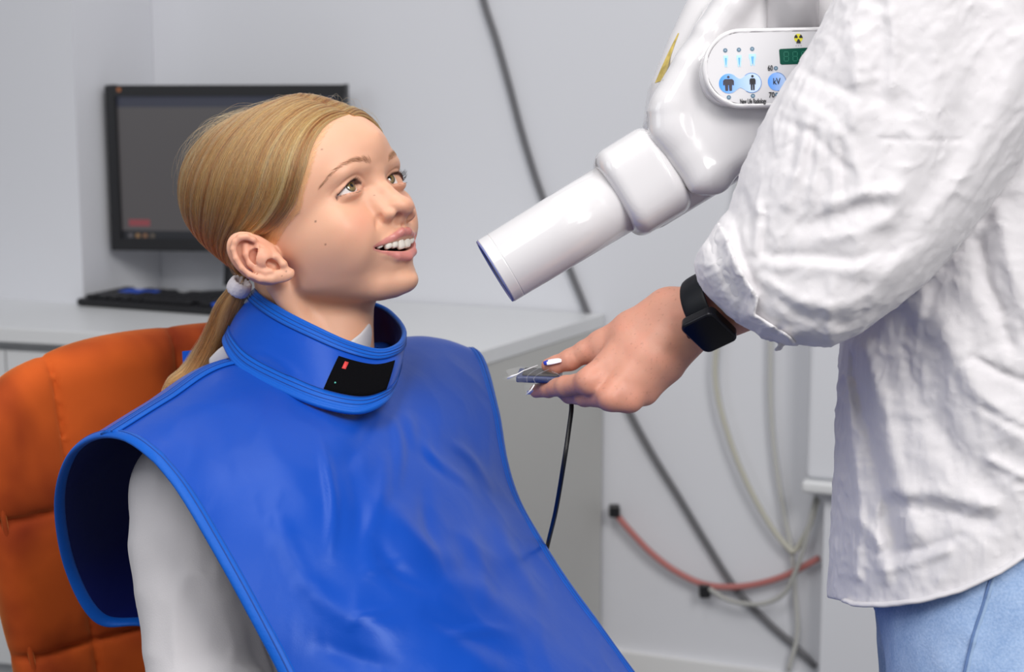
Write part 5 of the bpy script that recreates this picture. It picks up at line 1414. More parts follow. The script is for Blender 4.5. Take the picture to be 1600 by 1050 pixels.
figure(1137.5, 130.5, 1.0, 1.12, GRYP); figure(1175.5, 130, 1.0, 0.62, BLKP)
LBL = mat('pale_blue_print', (0.45, 0.72, 0.95), rough=0.4); MBL = mat('mid_blue_print', (0.12, 0.42, 0.85), rough=0.4)
for x, y, s in ((1134.5, 94, 0.85), (1155.5, 94, 0.95), (1176.5, 92.5, 1.35)):
    flat('tooth_icon', [(x - 4 * s, y - 8), (x + 4 * s, y - 8), (x + 4.2 * s, y - 2), (x + 3 * s, y + 2), (x + 2.4 * s, y + 10), (x + 0.9 * s, y + 10.5), (x, y + 5), (x - 0.9 * s, y + 10.5), (x - 2.4 * s, y + 10), (x - 3 * s, y + 2), (x - 4.2 * s, y - 2)], W1, LBL, pod)
    flat('tooth_root_icon', [(x - 1.6 * s, y - 4), (x + 1.6 * s, y - 4), (x + 1.1 * s, y + 1), (x + 0.5 * s, y + 7), (x - 0.5 * s, y + 7), (x - 1.1 * s, y + 1)], W1 + 0.3, MBL, pod)
disp_ = flat('digital_display', [(1219, 79), (1221, 77.5), (1275, 76), (1277, 78), (1277, 100), (1275, 101.5), (1222, 102), (1220, 100.5)], W1, mat('display_green', (0.0, 0.075, 0.048), rough=0.4, spec=0.2), pod, 0.3, label='dark green display')
SEG = mat('segment_green', (0.02, 0.20, 0.13), rough=0.3)
for cx_ in (1230, 1244, 1258):
    h_ = 7.2; w_ = 3.6
    for (x0, y0, x1, y1) in ((-w_, -h_, w_, -h_), (-w_, 0, w_, 0), (-w_, h_, w_, h_), (-w_, -h_, -w_, 0), (w_, -h_, w_, 0), (-w_, 0, -w_, h_), (w_, 0, w_, h_)):
        t_ = 0.45
        if y0 == y1: q_ = [(cx_ + x0 + .6, 89.5 + y0 - t_), (cx_ + x1 - .6, 89.5 + y0 - t_), (cx_ + x1 - .6, 89.5 + y0 + t_), (cx_ + x0 + .6, 89.5 + y0 + t_)]
        else: q_ = [(cx_ + x0 - t_, 89.5 + y0 + .8), (cx_ + x0 + t_, 89.5 + y0 + .8), (cx_ + x0 + t_, 89.5 + y1 - .8), (cx_ + x0 - t_, 89.5 + y1 - .8)]
        flat('display_segment', q_, W1 + 0.3, SEG, pod, 0.1)
YEL = mat('warning_yellow', (0.75, 0.68, 0.03), rough=0.4)
flat('radiation_mark', circ(1250, 61, 6.8, 30), W1, YEL, pod)
for k in range(3):
    a = PI / 2 + k * 2 * PI / 3
    flat('radiation_blade', [(1250 + 1.8 * math.cos(a - .5), 61 + 1.8 * math.sin(a - .5))] + [(1250 + 6.6 * math.cos(a + t), 61 + 6.6 * math.sin(a + t)) for t in np.linspace(-.5, .5, 7)] + [(1250 + 1.8 * math.cos(a + .5), 61 + 1.8 * math.sin(a + .5))], W1 + 0.3, BLKP, pod)
flat('exposure_mark', [(1246.5, 69), (1248.5, 64), (1251.5, 64), (1253.5, 69)], W1 + 0.35, BLKP, pod)
for k in range(3): flat('print_dot', circ(1246 + 4 * k, 73, 0.8, 8), W1, SEAMG, pod)
def text(name, s, x, y, size, m, parent, squeeze=0.72):
    cu = bpy.data.curves.new(name, 'FONT'); cu.body = s; cu.size = size * PS / 1000 * 1.38; cu.extrude = 0.0001; cu.offset = 0.00022 * (size / 9) * 0.6 if len(s) > 4 else 0.00009; cu.align_x = 'CENTER'; cu.align_y = 'CENTER'
    o = bpy.data.objects.new(name, cu); COL.objects.link(o); cu.materials.append(m)
    c = c2w(pan(x, y, W1 + 0.55)[None])[0]; z0 = c2w(np.zeros((1, 3)))[0]
    U = c2w(pu[None])[0] - z0; Vv = -(c2w(pv[None])[0] - z0); N = c2w(pn[None])[0] - z0
    U /= np.linalg.norm(U); Vv /= np.linalg.norm(Vv); N /= np.linalg.norm(N)
    M = Matrix(((U[0] * squeeze, Vv[0], N[0], c[0]), (U[1] * squeeze, Vv[1], N[1], c[1]), (U[2] * squeeze, Vv[2], N[2], c[2]), (0, 0, 0, 1)))
    o.matrix_world = M; dg = bpy.context.evaluated_depsgraph_get(); bpy.context.view_layer.update()
    me = bpy.data.meshes.new_from_object(o.evaluated_get(dg)); me.transform(M); bpy.data.objects.remove(o)
    return link(name, me, m, parent, smooth=False)
text('lettering', 'New Life Radiology', 1175.5, 158.6, 7.6, BLKP, pod, 0.50)
text('lettering', '60', 1204, 107.5, 8.5, BLKP, pod, 0.7); text('lettering', '70', 1205, 149.5, 8.5, BLKP, pod, 0.8); text('lettering', 'kV', 1213.5, 128.5, 10, BLKP, kvb, 0.8)
# yellow warning label on the receding left face of the shell
def on_face(x, y, zlo=1490, zhi=1600):
    """first surface of the shell seen at a photo pixel"""
    dz = np.linspace(1380, 1620, 481); P = np.array([pc(x, y, z) for z in dz], np.float32); d = head_shell(P); k = int(np.argmax(d < 0)); return P[k].astype(float)
le = catmull([(1023, 130, 0), (1034, 104, 0), (1046, 78, 0), (1059, 52, 0)], 5)[:, :2]; re_ = catmull([(1037, 125, 0), (1044, 100, 0), (1052, 76, 0), (1061, 52, 0)], 5)[:, :2]
gl = np.array([[on_face(*(a_ * (1 - t) + b_ * t)) for t in np.linspace(0, 1, 6)] for a_, b_ in zip(le, re_)])
for _ in range(6): gl[1:-1, :, 2] = (gl[:-2, :, 2] + gl[2:, :, 2] + gl[1:-1, :, 2]) / 3
gl[..., 2] -= 0.8
n_u, n_v = gl.shape[:2]; Vl = np.concatenate([gl.reshape(-1, 3), gl.reshape(-1, 3) + [0, 0, 1.2]]); Fl = []
for i in range(n_u - 1):
    for j in range(n_v - 1):
        q0 = i * n_v + j; Fl.append((q0, q0 + 1, q0 + n_v + 1, q0 + n_v)); o_ = n_u * n_v; Fl.append((o_ + q0, o_ + q0 + n_v, o_ + q0 + n_v + 1, o_ + q0 + 1))
link('warning_label', mesh_np('warning_label', c2w(Vl), np.array(Fl)), mat('label_gold', (0.55, 0.42, 0.12), rough=0.5, vary=0.35, vscale=120), mc, label='long gold warning label')
# ================================================================== the adult on the right
adult = empty('person', (*c2w(pc(1560, 700, 1460))[:2], 0.0), 'standing person in white shirt with rolled sleeve and light jeans, holding out a hand', 'person')
ASK = skin_material('adult_skin', (0.60, 0.29, 0.205))
WR = np.array([pc(1046, 478, 1436), pc(1056, 494, 1426), pc(1068, 512, 1424), pc(1078, 530, 1434)])
MCP = np.array([pc(921, 596, 1428), pc(955, 621, 1416), pc(984, 624, 1420), pc(1008, 612, 1432)])
ELB = pc(1338, 415, 1358); WRC = pc(1072, 496, 1438)
def hand_sdf(P):
    d = sd_chain(P, [WRC, pc(1130, 474, 1418), ELB], [24, 27, 31], 8)
    # flatten the wrist a little: metacarpals
    for i in range(4):
        e = sd_chain(P, [WR[i] + [0, 0, 10], (WR[i] + MCP[i]) / 2 + [0, 0, 7], MCP[i] + [0, 0, 1.5]], [15, 14, 9.3], 4)
        d = smin(d, e, 13)
    d = smin(d, sd_ell(P, pc(1005, 560, 1446), (34, 26, 18), _rotv(38)), 12)
    for i, r in enumerate((9.4, 9.2, 8.2, 7.6)):
        d = smin(d, np.sqrt(((P - MCP[i].astype(np.float32)) ** 2).sum(1)) - r, 10)
    # index finger, pointing to the girl and away
    d = smin(d, sd_chain(P, [MCP[0], pc(884, 603, 1452), pc(857, 607, 1474), pc(838, 611, 1490)], [9.3, 8.6, 7.6, 6.0], 3), 4)
    # middle, ring and little fingers curl under the sensor
    d = smin(d, sd_chain(P, [MCP[1], pc(914, 619, 1452), pc(890, 616, 1476), pc(872, 606, 1490)], [9.4, 8.8, 7.8, 6.6], 3), 2.2)
    d = smin(d, sd_chain(P, [MCP[2], pc(950, 627, 1462), pc(925, 620, 1488), pc(930, 600, 1492)], [8.8, 8.0, 7.4, 6.4], 3), 1.8)
    d = smin(d, sd_chain(P, [MCP[3], pc(984, 618, 1470), pc(962, 612, 1492), pc(962, 592, 1494)], [8.0, 7.2, 6.6, 5.8], 3), 1.8)
    # thumb: ball, two joints, pad
    d = smin(d, sd_chain(P, [pc(1035, 492, 1446), pc(985, 513, 1450), pc(940, 536, 1458)], [17, 14, 10.5], 6), 12)
    th = sd_chain(P, [pc(940, 536, 1458), pc(915, 549, 1462), pc(891, 562, 1466), pc(868, 570, 1471), pc(857, 571, 1474)], [10.2, 9.6, 9.2, 7.6, 6.2], 3)
    d = smin(d, th, 7)
    # web between thumb and index
    d = smin(d, sd_chain(P, [pc(950, 560, 1460), pc(970, 575, 1452)], [12, 14]), 12)
    # tendons and creases
    for i in range(4):
        a = WR[i] * 0.7 + MCP[i] * 0.3; t = sd_cap(P, a, MCP[i], 0.1, 0.1) - 9
        d = d - 0.9 * np.exp(-(np.maximum(t, 0) / 4.0) ** 2) * 0.6
    cr = np.minimum.reduce([np.abs(sd_chain(P, [pc(890, 551, 1456), pc(894, 561, 1452), pc(893, 571, 1456)], [.1, .1, .1])), np.abs(sd_cap(P, pc(886, 552, 1457), pc(888, 566, 1454), .1)), np.abs(sd_cap(P, pc(897, 554, 1456), pc(899, 565, 1453), .1))])
    d = d + 0.7 * np.exp(-(cr / 1.0) ** 2)
    wr_ = np.minimum.reduce([np.abs(sd_cap(P, pc(1010, 484, 1420), pc(1000, 520, 1408), .1)), np.abs(sd_cap(P, pc(1017, 482, 1420), pc(1008, 525, 1408), .1))])
    d = d + 0.25 * np.exp(-(wr_ / 1.2) ** 2)
    # knuckle hollows
    for i in range(3):
        c_ = (MCP[i] + MCP[i + 1]) / 2 + np.array([2, -1, -6]); d = d + 1.1 * np.exp(-(((P - c_.astype(np.float32)) / 7.0) ** 2).sum(1))
    # nail bed on the thumb and index
    d = d + 0.25 * (ridged(P / 9.0, 3, 2) - 0.5) * np.exp(-np.maximum(0, P[:, 0] - 170) / 30.0)
    return d
def _rotv(deg):
    a = math.radians(deg); e1 = np.array([math.cos(a), -math.sin(a), 0]); n = np.array([0, 0, 1.0]); return np.stack([e1, np.cross(n, e1), n], 1)
def rhand_sdf(P):
    # the other hand, high up behind the arm post, nearly all hidden by the sleeve
    d = sd_chain(P, [pc(1312, -8, 1500), pc(1360, 10, 1480), pc(1470, 60, 1450)], [20, 24, 30], 8)
    for k, (a, b) in enumerate(((-26, -40), (-12, -22), (2, -6), (15, 8))):
        d = smin(d, sd_chain(P, [pc(1318, a, 1500), pc(1290, a - 2, 1505), pc(1278, a, 1525), pc(1276, a + 2, 1540)], [9.5, 8.5, 7.5, 6.5], 3), 3)
    d = smin(d, sd_chain(P, [pc(1320, 10, 1490), pc(1297, -22, 1478), pc(1288, -36, 1474)], [10, 9, 7.5], 3), 4)
    return d
def adult_skin_sdf(P):
    d = np.minimum(hand_sdf(P), rhand_sdf(P))
    # arms continue into the trunk inside the shirt
    d = smin(d, sd_chain(P, [ELB, pc(1470, 190, 1375), pc(1560, 0, 1400)], [30, 33, 40], 10), 10)
    d = smin(d, sd_chain(P, [pc(1560, -40, 1430), pc(1570, 300, 1460), pc(1570, 820, 1460)], [85, 80, 88], 20), 8)
    d = smin(d, sd_chain(P, [pc(1470, 60, 1450), pc(1560, 0, 1450)], [32, 40], 10), 10)
    return d
def askin_attrs(V):
    z = np.zeros(len(V)); bl = z.copy()
    for i in range(4): bl = np.maximum(bl, np.exp(-(((V - MCP[i]) / 15.0) ** 2).sum(1)))
    tips = np.maximum(np.exp(-(((V - pc(862, 572, 1470)) / 14.0) ** 2).sum(1)), np.exp(-(((V - pc(845, 610, 1485)) / 14.0) ** 2).sum(1)))
    bl = np.maximum(bl, 0.75 * np.clip(vnoise(V / 9.0, 77) * 1.6 - 0.7, 0, 1))
    dm = np.exp(-((V[:, 0] - 95) / 40) ** 2) * 0.15
    return {'blush': np.clip(bl * 0.8 + tips * 0.7 + dm, 0, 1), 'earred': z, 'lips': z, 'inner': z, 'rim': z, 'lid': z, 'spots': 0.35 * np.clip(vnoise(V / 1.6, 5) * 6 - 5.0, 0, 1), 'nostril': z}
# two grids are merged in one surface: fine for the hand, so the whole body uses 1.3 mm near it
lo_ = np.array([10, -300, 1285.0]); hi_ = np.array([520, 260, 1580.0])
ab = sdf_obj('body', adult_skin_sdf, lo_, hi_, 1.5 if HRES > 1.2 else 1.15, ASK, adult, attrs=askin_attrs)

# painted nails
def nail(name, c, along, up, L, W, m, tipm, parent=adult):
    along = along / np.linalg.norm(along); up = up - along * (up @ along); up /= np.linalg.norm(up); sd = np.cross(along, up)
    V = []; F = []; nu, nv = 16, 11
    for lay in (0, 1):
        for i in range(nu):
            u = i / (nu - 1)
            wv = W * (math.sin(PI * (0.16 + 0.70 * u)) ** 0.5) * (1 if u < .75 else 1 - 1.2 * (u - .75) ** 1.3)
            for j in range(nv):
                v = -1 + 2 * j / (nv - 1)
                V.append(c + along * (L * (u - 0.5) + (1 - v * v) * 0.9 * u) + sd * wv * v / 2 + up * (-(v * v) * W * 0.16 - 1.4 * (u - 0.35) ** 2 + (0.35 if lay == 0 else -0.35)))
    n = nu * nv
    for i in range(nu - 1):
        for j in range(nv - 1):
            a = i * nv + j; F.append((a, a + 1, a + nv + 1, a + nv)); F.append((n + a, n + a + nv, n + a + nv + 1, n + a + 1))
            if i == 0: F.append((a, n + a, n + a + 1, a + 1))
            if i == nu - 2: F.append((a + nv, a + nv + 1, n + a + nv + 1, n + a + nv))
            if j == 0: F.append((a, a + nv, n + a + nv, n + a))
            if j == nv - 2: F.append((a + 1, n + a + 1, n + a + nv + 1, a + nv + 1))
    F = np.array(F); me = mesh_np(name, c2w(np.array(V)), F)
    o = link(name, me, [m, tipm], parent)
    cen = np.array([np.mean([((V[k] - c) @ along) for k in f]) for f in F]); me.polygons.foreach_set('material_index', (cen > L * 0.30).astype(np.int32)); return o
NW = mat('nail_white', (0.86, 0.82, 0.90), rough=0.12, coat=0.6); NB = mat('nail_blue_tip', (0.02, 0.04, 0.45), rough=0.15, coat=0.6); NP_ = mat('nail_lilac', (0.55, 0.50, 0.70), rough=0.15, coat=0.6)
nail('thumb_nail', pc(864, 561.8, 1464), pc(848, 566.0, 1468) - pc(880, 560.5, 1461), np.array([0.1, -0.85, -0.5]), 16.5, 10.5, NW, NB)
nail('finger_nail', pc(833, 615, 1487), pc(824, 618, 1493) - pc(845, 614, 1480), np.array([-0.15, 0.9, -0.35]), 12, 8.5, NP_, NP_)

# ------------------------------------------------------------------ shirt
FT = None
def folds(P, seed, sc=70.0, st=(1, 1, 1)):
    q = P / (np.array(st, float) * sc); w_ = np.stack([vnoise(q * 0.9 + 7.1, seed + 20), vnoise(q * 0.9 + 3.3, seed + 21), vnoise(q * 0.9, seed + 22)], 1)
    return ridged(q + 1.1 * w_, seed, 4)
SLV = [pc(1138, 440, 1405), pc(1215, 428, 1368), pc(1335, 380, 1325), pc(1420, 232, 1325), pc(1500, 60, 1340), pc(1560, -90, 1370)]
SLR = [47, 62, 79, 86, 92, 96]
CUFC = pc(1138, 437, 1405); CAX_ = pc(1330, 392, 1322) - CUFC; CAX_ /= np.linalg.norm(CAX_)
def sleeve_core(P):
    return sd_chain(P, SLV, SLR, 25)
SPOLY = [(1125, 345), (1096, 385), (1086, 412), (1092, 438), (1112, 464), (1150, 500), (1192, 526), (1240, 537), (1300, 540), (1345, 518), (1400, 480), (1450, 436), (1500, 380), (1560, 300), (1620, 215), (1700, 100), (1760, -90), (1345, -80), (1305, 0), (1265, 75), (1200, 175), (1162, 258), (1140, 330)]
CPOLY = [(1125, 345), (1096, 385), (1086, 412), (1092, 438), (1112, 464), (1150, 500), (1192, 526), (1252, 541), (1228, 520), (1180, 490), (1186, 464), (1168, 438), (1150, 405), (1138, 372)]
def seg2(x, y, pts):
    d = np.full(x.shape, 1e9, np.float32)
    for i in range(len(pts) - 1):
        ax_, ay_ = pts[i]; bx_, by_ = pts[i + 1]; ex, ey = bx_ - ax_, by_ - ay_; t = np.clip(((x - ax_) * ex + (y - ay_) * ey) / (ex * ex + ey * ey), 0, 1)
        d = np.minimum(d, np.hypot(x - ax_ - ex * t, y - ay_ - ey * t))
    return d
SLEEVE_FOLDS = [  # photo polyline, width px, height mm (ridge > 0)
 ([(1262, 190), (1248, 250), (1232, 318)], 11, 5.0), ([(1284, 200), (1276, 262), (1268, 312)], 9, 4.0), ([(1246, 200), (1236, 262)], 8, -3.5), ([(1273, 205), (1262, 280)], 6, -3.0),
 ([(1184, 320), (1178, 390)], 8, 4.0), ([(1196, 330), (1192, 392)], 6, -3.0), ([(1300, 210), (1306, 290), (1298, 350)], 9, 3.0), ([(1312, 220), (1316, 300)], 7, -3.0),
 ([(1375, 320), (1330, 330), (1290, 345), (1250, 352)], 14, -5.0), ([(1400, 300), (1350, 305), (1300, 318)], 12, 4.5), ([(1385, 345), (1340, 365), (1290, 372)], 12, 4.0),
 ([(1205, 400), (1260, 398), (1330, 405), (1390, 392)], 9, -3.0), ([(1205, 415), (1270, 418), (1340, 425)], 11, 3.2), ([(1375, 216), (1440, 220), (1500, 219)], 4, -1.8), ([(1230, 150), (1290, 185), (1330, 230), (1355, 300)], 10, 3.0),
 ([(1216, 185), (1270, 210), (1320, 262)], 8, -2.6), ([(1335, 60), (1340, 130), (1330, 190)], 14, 3.6), ([(1372, 10), (1378, 90), (1372, 150)], 12, -3.4), ([(1392, 0), (1398, 80), (1392, 140)], 10, 3.0),
 ([(1460, -20), (1470, 100), (1440, 230), (1390, 330)], 26, 4.5), ([(1540, -20), (1530, 120), (1480, 260), (1400, 380)], 28, -5.0), ([(1600, 60), (1560, 200), (1470, 330), (1390, 430)], 20, 4.0), ([(1580, 180), (1500, 300), (1420, 390)], 10, -3.0),
 ([(1200, 440), (1240, 470), (1300, 480), (1360, 462)], 12, 3.4), ([(1215, 462), (1260, 500), (1320, 505)], 10, -3.0), ([(1300, 440), (1296, 490), (1300, 528)], 8, 2.4), ([(1345, 430), (1350, 470), (1340, 505)], 8, -2.4),
 ([(1240, 40 + 60), (1290, 130), (1340, 150)], 9, -2.4), ([(1160, 300), (1175, 340), (1172, 400)], 7, -2.6), ([(1150, 345), (1160, 400), (1185, 450)], 6, -4.0)]
TORSO_FOLDS = [([(1330, 560), (1350, 640), (1372, 740), (1392, 850)], 13, -6.0), ([(1352, 550), (1378, 640), (1405, 740), (1430, 830)], 17, 6.5), ([(1420, 520), (1440, 600), (1480, 690), (1530, 750)], 26, -8.0),
 ([(1470, 500), (1500, 570), (1550, 640), (1610, 690)], 22, 6.0), ([(1400, 790), (1470, 800), (1540, 815)], 16, -5.0), ([(1395, 765), (1470, 772), (1550, 790)], 14, 4.5), ([(1340, 810), (1375, 850), (1385, 900)], 12, 4.0),
 ([(1520, 560), (1570, 585), (1610, 600)], 8, -4.0), ([(1540, 640), (1590, 668), (1640, 690)], 8, -4.0), ([(1550, 720), (1600, 745)], 8, 4.0), ([(1560, 330), (1580, 420), (1610, 500)], 16, 5.0), ([(1530, 380), (1545, 450), (1580, 540)], 12, -4.5),
 ([(1380, 890), (1430, 880), (1480, 860)], 8, 3.0), ([(1376, 866), (1440, 858), (1500, 838)], 7, -3.0), ([(1440, 460), (1430, 540), (1450, 620)], 14, 4.0), ([(1324, 600), (1332, 700), (1345, 800), (1340, 900)], 8, 3.5)]
def shirt_sdf(P):
    x, y = P[:, 0], P[:, 1]
    pxx = 800 + FPX * x / P[:, 2]; pyy = 525 + FPX * y / P[:, 2]
    zc = np.interp(pxx, [1080, 1140, 1240, 1340, 1450, 1700], [1378, 1374, 1362, 1350, 1350, 1372]); T = np.interp(pxx, [1080, 1140, 1250, 1340, 1700], [46, 50, 58, 62, 66])
    d2 = sd_poly2(pxx, pyy, SPOLY) * 0.505; R_ = 44.0
    dz = np.abs(P[:, 2] - zc) - (T - R_)
    s = np.sqrt(np.maximum(d2 + R_, 0) ** 2 + np.maximum(dz, 0) ** 2) + np.minimum(np.maximum(d2 + R_, dz), 0) - R_
    inn = np.clip(-d2 / 22.0, 0, 1)
    near = np.abs(s) < 40
    fo = np.zeros(len(P), np.float32)
    if near.any():
        xn, yn = pxx[near], pyy[near]; f_ = np.zeros(len(xn))
        for pts, w_, am in SLEEVE_FOLDS: f_ += am * np.exp(-(seg2(xn, yn, pts) / w_) ** 2)
        fo[near] = f_ * (P[near, 2] < zc[near])
    u = (P - CUFC.astype(np.float32)) @ np.array([0.62, -0.74, 0.0], np.float32); v = (P - CUFC.astype(np.float32)) @ np.array([0.74, 0.62, 0.0], np.float32)
    f1 = folds(np.stack([u * 0.42, v, P[:, 2] * 0.7], 1), 31, 40.0)
    f2 = folds(np.stack([u * 0.7, v, P[:, 2]], 1), 35, 20.0)
    s = s - (0.72 * fo + 3.4 * (f1 ** 1.5 - 0.4)) * (0.35 + 0.65 * inn) - 2.8 * (f2 ** 2 - 0.35) - 1.0 * (folds(np.stack([u * 0.8, v, P[:, 2]], 1), 37, 11.0) ** 2 - 0.3)
    # torso
    T0 = pc(1572, 0, 1480)
    hw = np.interp(y, [-260, 0, 120, 250, 330], [118, 124, 128, 134, 136])
    cx = np.interp(y, [-260, 0, 120, 250], [424, 415, 414, 412]); cz = 1490.0
    r = np.sqrt(((x - cx) / hw) ** 2 + ((P[:, 2] - cz) / 150.0) ** 2)
    t = (r - 1) * 118.0
    t = smax(t, -(y + 330), 40)
    g1 = folds(np.stack([x, y * 0.33 + x * 0.12, P[:, 2] * 0.6], 1), 41, 52.0); g2 = folds(np.stack([x * 0.8, y, P[:, 2] * 0.8], 1), 44, 30.0)
    near = np.abs(t) < 45; ft = np.zeros(len(P), np.float32)
    if near.any():
        xn, yn = pxx[near], pyy[near]; f_ = np.zeros(len(xn))
        for pts, w_, am in TORSO_FOLDS: f_ += am * np.exp(-(seg2(xn, yn, pts) / w_) ** 2)
        ft[near] = f_ * (P[near, 2] < 1470)
    t = t - 0.8 * ft - 4.0 * (g1 ** 1.4 - 0.35) - 3.2 * (g2 ** 2 - 0.3) - 1.1 * (folds(P, 47, 12.0) ** 2 - 0.3)
    # curved shirt-tail hem (solid here, hollowed from below)
    hem = np.interp(pxx, [1250, 1312, 1335, 1380, 1440, 1500, 1560, 1600, 1650, 1750, 1900], [925, 938, 948, 949, 942, 926, 898, 872, 860, 880, 940])
    t = np.where(t > 60, t, smax(t, (pyy - hem) * 0.52, 1.5))
    inner = np.maximum((r - 1) * 118.0 + 7.0 - 9 * (g1 ** 1.4 - 0.35), -(pyy - hem + 60) * 0.5)
    t = np.maximum(t, -inner)
    d = smin(s, t, 4)
    # the cuff is open where the wrist comes out
    arm = sd_chain(P, [pc(1060, 500, 1440), WRC, pc(1130, 480, 1412), pc(1200, 458, 1380)], [29, 29, 32, 33], 3)
    d = smax(d, -arm, 2.5)
    return d
def cuff_sdf(P):
    x, y = P[:, 0], P[:, 1]
    pxx = 800 + FPX * x / P[:, 2]; pyy = 525 + FPX * y / P[:, 2]
    zc = np.interp(pxx, [1080, 1140, 1240], [1378, 1374, 1362]); T = np.interp(pxx, [1080, 1140, 1250], [46, 50, 58])
    d2 = sd_poly2(pxx, pyy, SPOLY) * 0.505; R_ = 44.0; dz = np.abs(P[:, 2] - zc) - (T - R_)
    s = np.sqrt(np.maximum(d2 + R_, 0) ** 2 + np.maximum(dz, 0) ** 2) + np.minimum(np.maximum(d2 + R_, dz), 0) - R_
    # cuff band: a thick folded skin over the sleeve end
    line = [(1120, 335), (1138, 372), (1150, 405), (1168, 438), (1186, 464), (1180, 490), (1228, 520), (1258, 545)]
    dl = seg2(pxx, pyy, line) * 0.505
    c2 = sd_poly2(pxx, pyy, [(1126, 320), (1060, 380), (1060, 470), (1140, 540), (1262, 560)] + line[::-1]) * 0.505
    f = folds(np.stack([(pxx - pyy) * 0.5 * 0.35, (pxx + pyy) * 0.5, P[:, 2]], 1), 51, 22.0)
    sh = s - 1.8 - 5.0 * (0.25 + f) * np.exp(-(np.maximum(-c2 - 1.5, 0) / 4.5) ** 2) - 3.0 * (f ** 2 - 0.35) + 2.0 * np.exp(-((c2 + 13) / 4.0) ** 2)
    e_ = np.minimum(np.hypot(pxx - 1125, pyy - 345), np.hypot(pxx - 1252, pyy - 541)); sh = sh + 7.0 * np.exp(-(e_ / 17.0) ** 2)
    d = smax(smax(sh, -(s + 5.0), 2), c2, 3.0)
    arm = sd_chain(P, [pc(1060, 500, 1440), WRC, pc(1130, 480, 1412), pc(1200, 458, 1380)], [26.5, 26.5, 29.5, 31], 3)
    return smax(d, -arm, 2.5)
def linen():
    m, nt, b = new_mat('white_cotton'); L = nt.links
    b.inputs['Base Color'].default_value = (0.69, 0.67, 0.69, 1); b.inputs['Roughness'].default_value = 0.88; b.inputs['Specular IOR Level'].default_value = 0.2
    b.inputs['Sheen Weight'].default_value = 0.25
    tc = nt.nodes.new('ShaderNodeTexCoord'); n1 = nd(nt, 'ShaderNodeTexNoise', Scale=38.0, Detail=6.0); n1.inputs['Distortion'].default_value = 1.2; L.new(tc.outputs['Object'], n1.inputs['Vector'])
    n1.noise_type = 'RIDGED_MULTIFRACTAL'
    n2 = nd(nt, 'ShaderNodeTexNoise', Scale=1400.0, Detail=2.0); L.new(tc.outputs['Object'], n2.inputs['Vector'])
    n3 = nd(nt, 'ShaderNodeTexNoise', Scale=75.0, Detail=4.0); L.new(tc.outputs['Object'], n3.inputs['Vector'])
    b1 = nd(nt, 'ShaderNodeBump', Strength=0.20, Distance=0.003); L.new(n1.outputs['Fac'], b1.inputs['Height'])
    b3 = nd(nt, 'ShaderNodeBump', Strength=0.25, Distance=0.0015); L.new(n3.outputs['Fac'], b3.inputs['Height']); L.new(b1.outputs[0], b3.inputs['Normal'])
    b2 = nd(nt, 'ShaderNodeBump', Strength=0.2, Distance=0.0004); L.new(n2.outputs['Fac'], b2.inputs['Height']); L.new(b3.outputs[0], b2.inputs['Normal'])
    L.new(b2.outputs[0], b.inputs['Normal']); b.inputs['Subsurface Weight'].default_value = 0.15; b.inputs['Subsurface Scale'].default_value = 0.004; b.inputs['Subsurface Radius'].default_value = (1, 1, 1)
    return m
LIN = linen()
lo_ = np.array([120, -345, 1180.0]); hi_ = np.array([580, 330, 1665.0])
shirt = sdf_obj('shirt', shirt_sdf, lo_, hi_, 2.6 if HRES > 1.2 else 2.0, LIN, adult, margin=2.2)
cr = 75.0
cuff = sdf_obj('rolled_cuff', cuff_sdf, np.array([130, -118, 1300.0]), np.array([262, 38, 1450.0]), 1.2, LIN, shirt, margin=2.2)
# hem stitching tube along the front of the tail
hp = []
for px in np.linspace(1318, 1640, 60):
    hy = np.interp(px, [1250, 1312, 1335, 1380, 1440, 1500, 1560, 1600, 1650, 1750], [925, 938, 948, 949, 942, 926, 898, 872, 860, 880]) - 4
    zs = np.linspace(1250, 1560, 621); Q = np.array([pc(px, hy, z) for z in zs], np.float32); dd = shirt_sdf(Q); k = np.argmax(dd < 0.3)
    if dd[k] < 0.3: hp.append(Q[k])
hp = np.array(hp); hp[:, 2] = np.convolve(np.pad(hp[:, 2], 3, 'edge'), np.ones(7) / 7, 'valid')
link('hem', tube_mesh('hem', c2w(hp), 0.0022, 10, ell=(1.0, 1.9), upv=-CF), LIN, shirt)

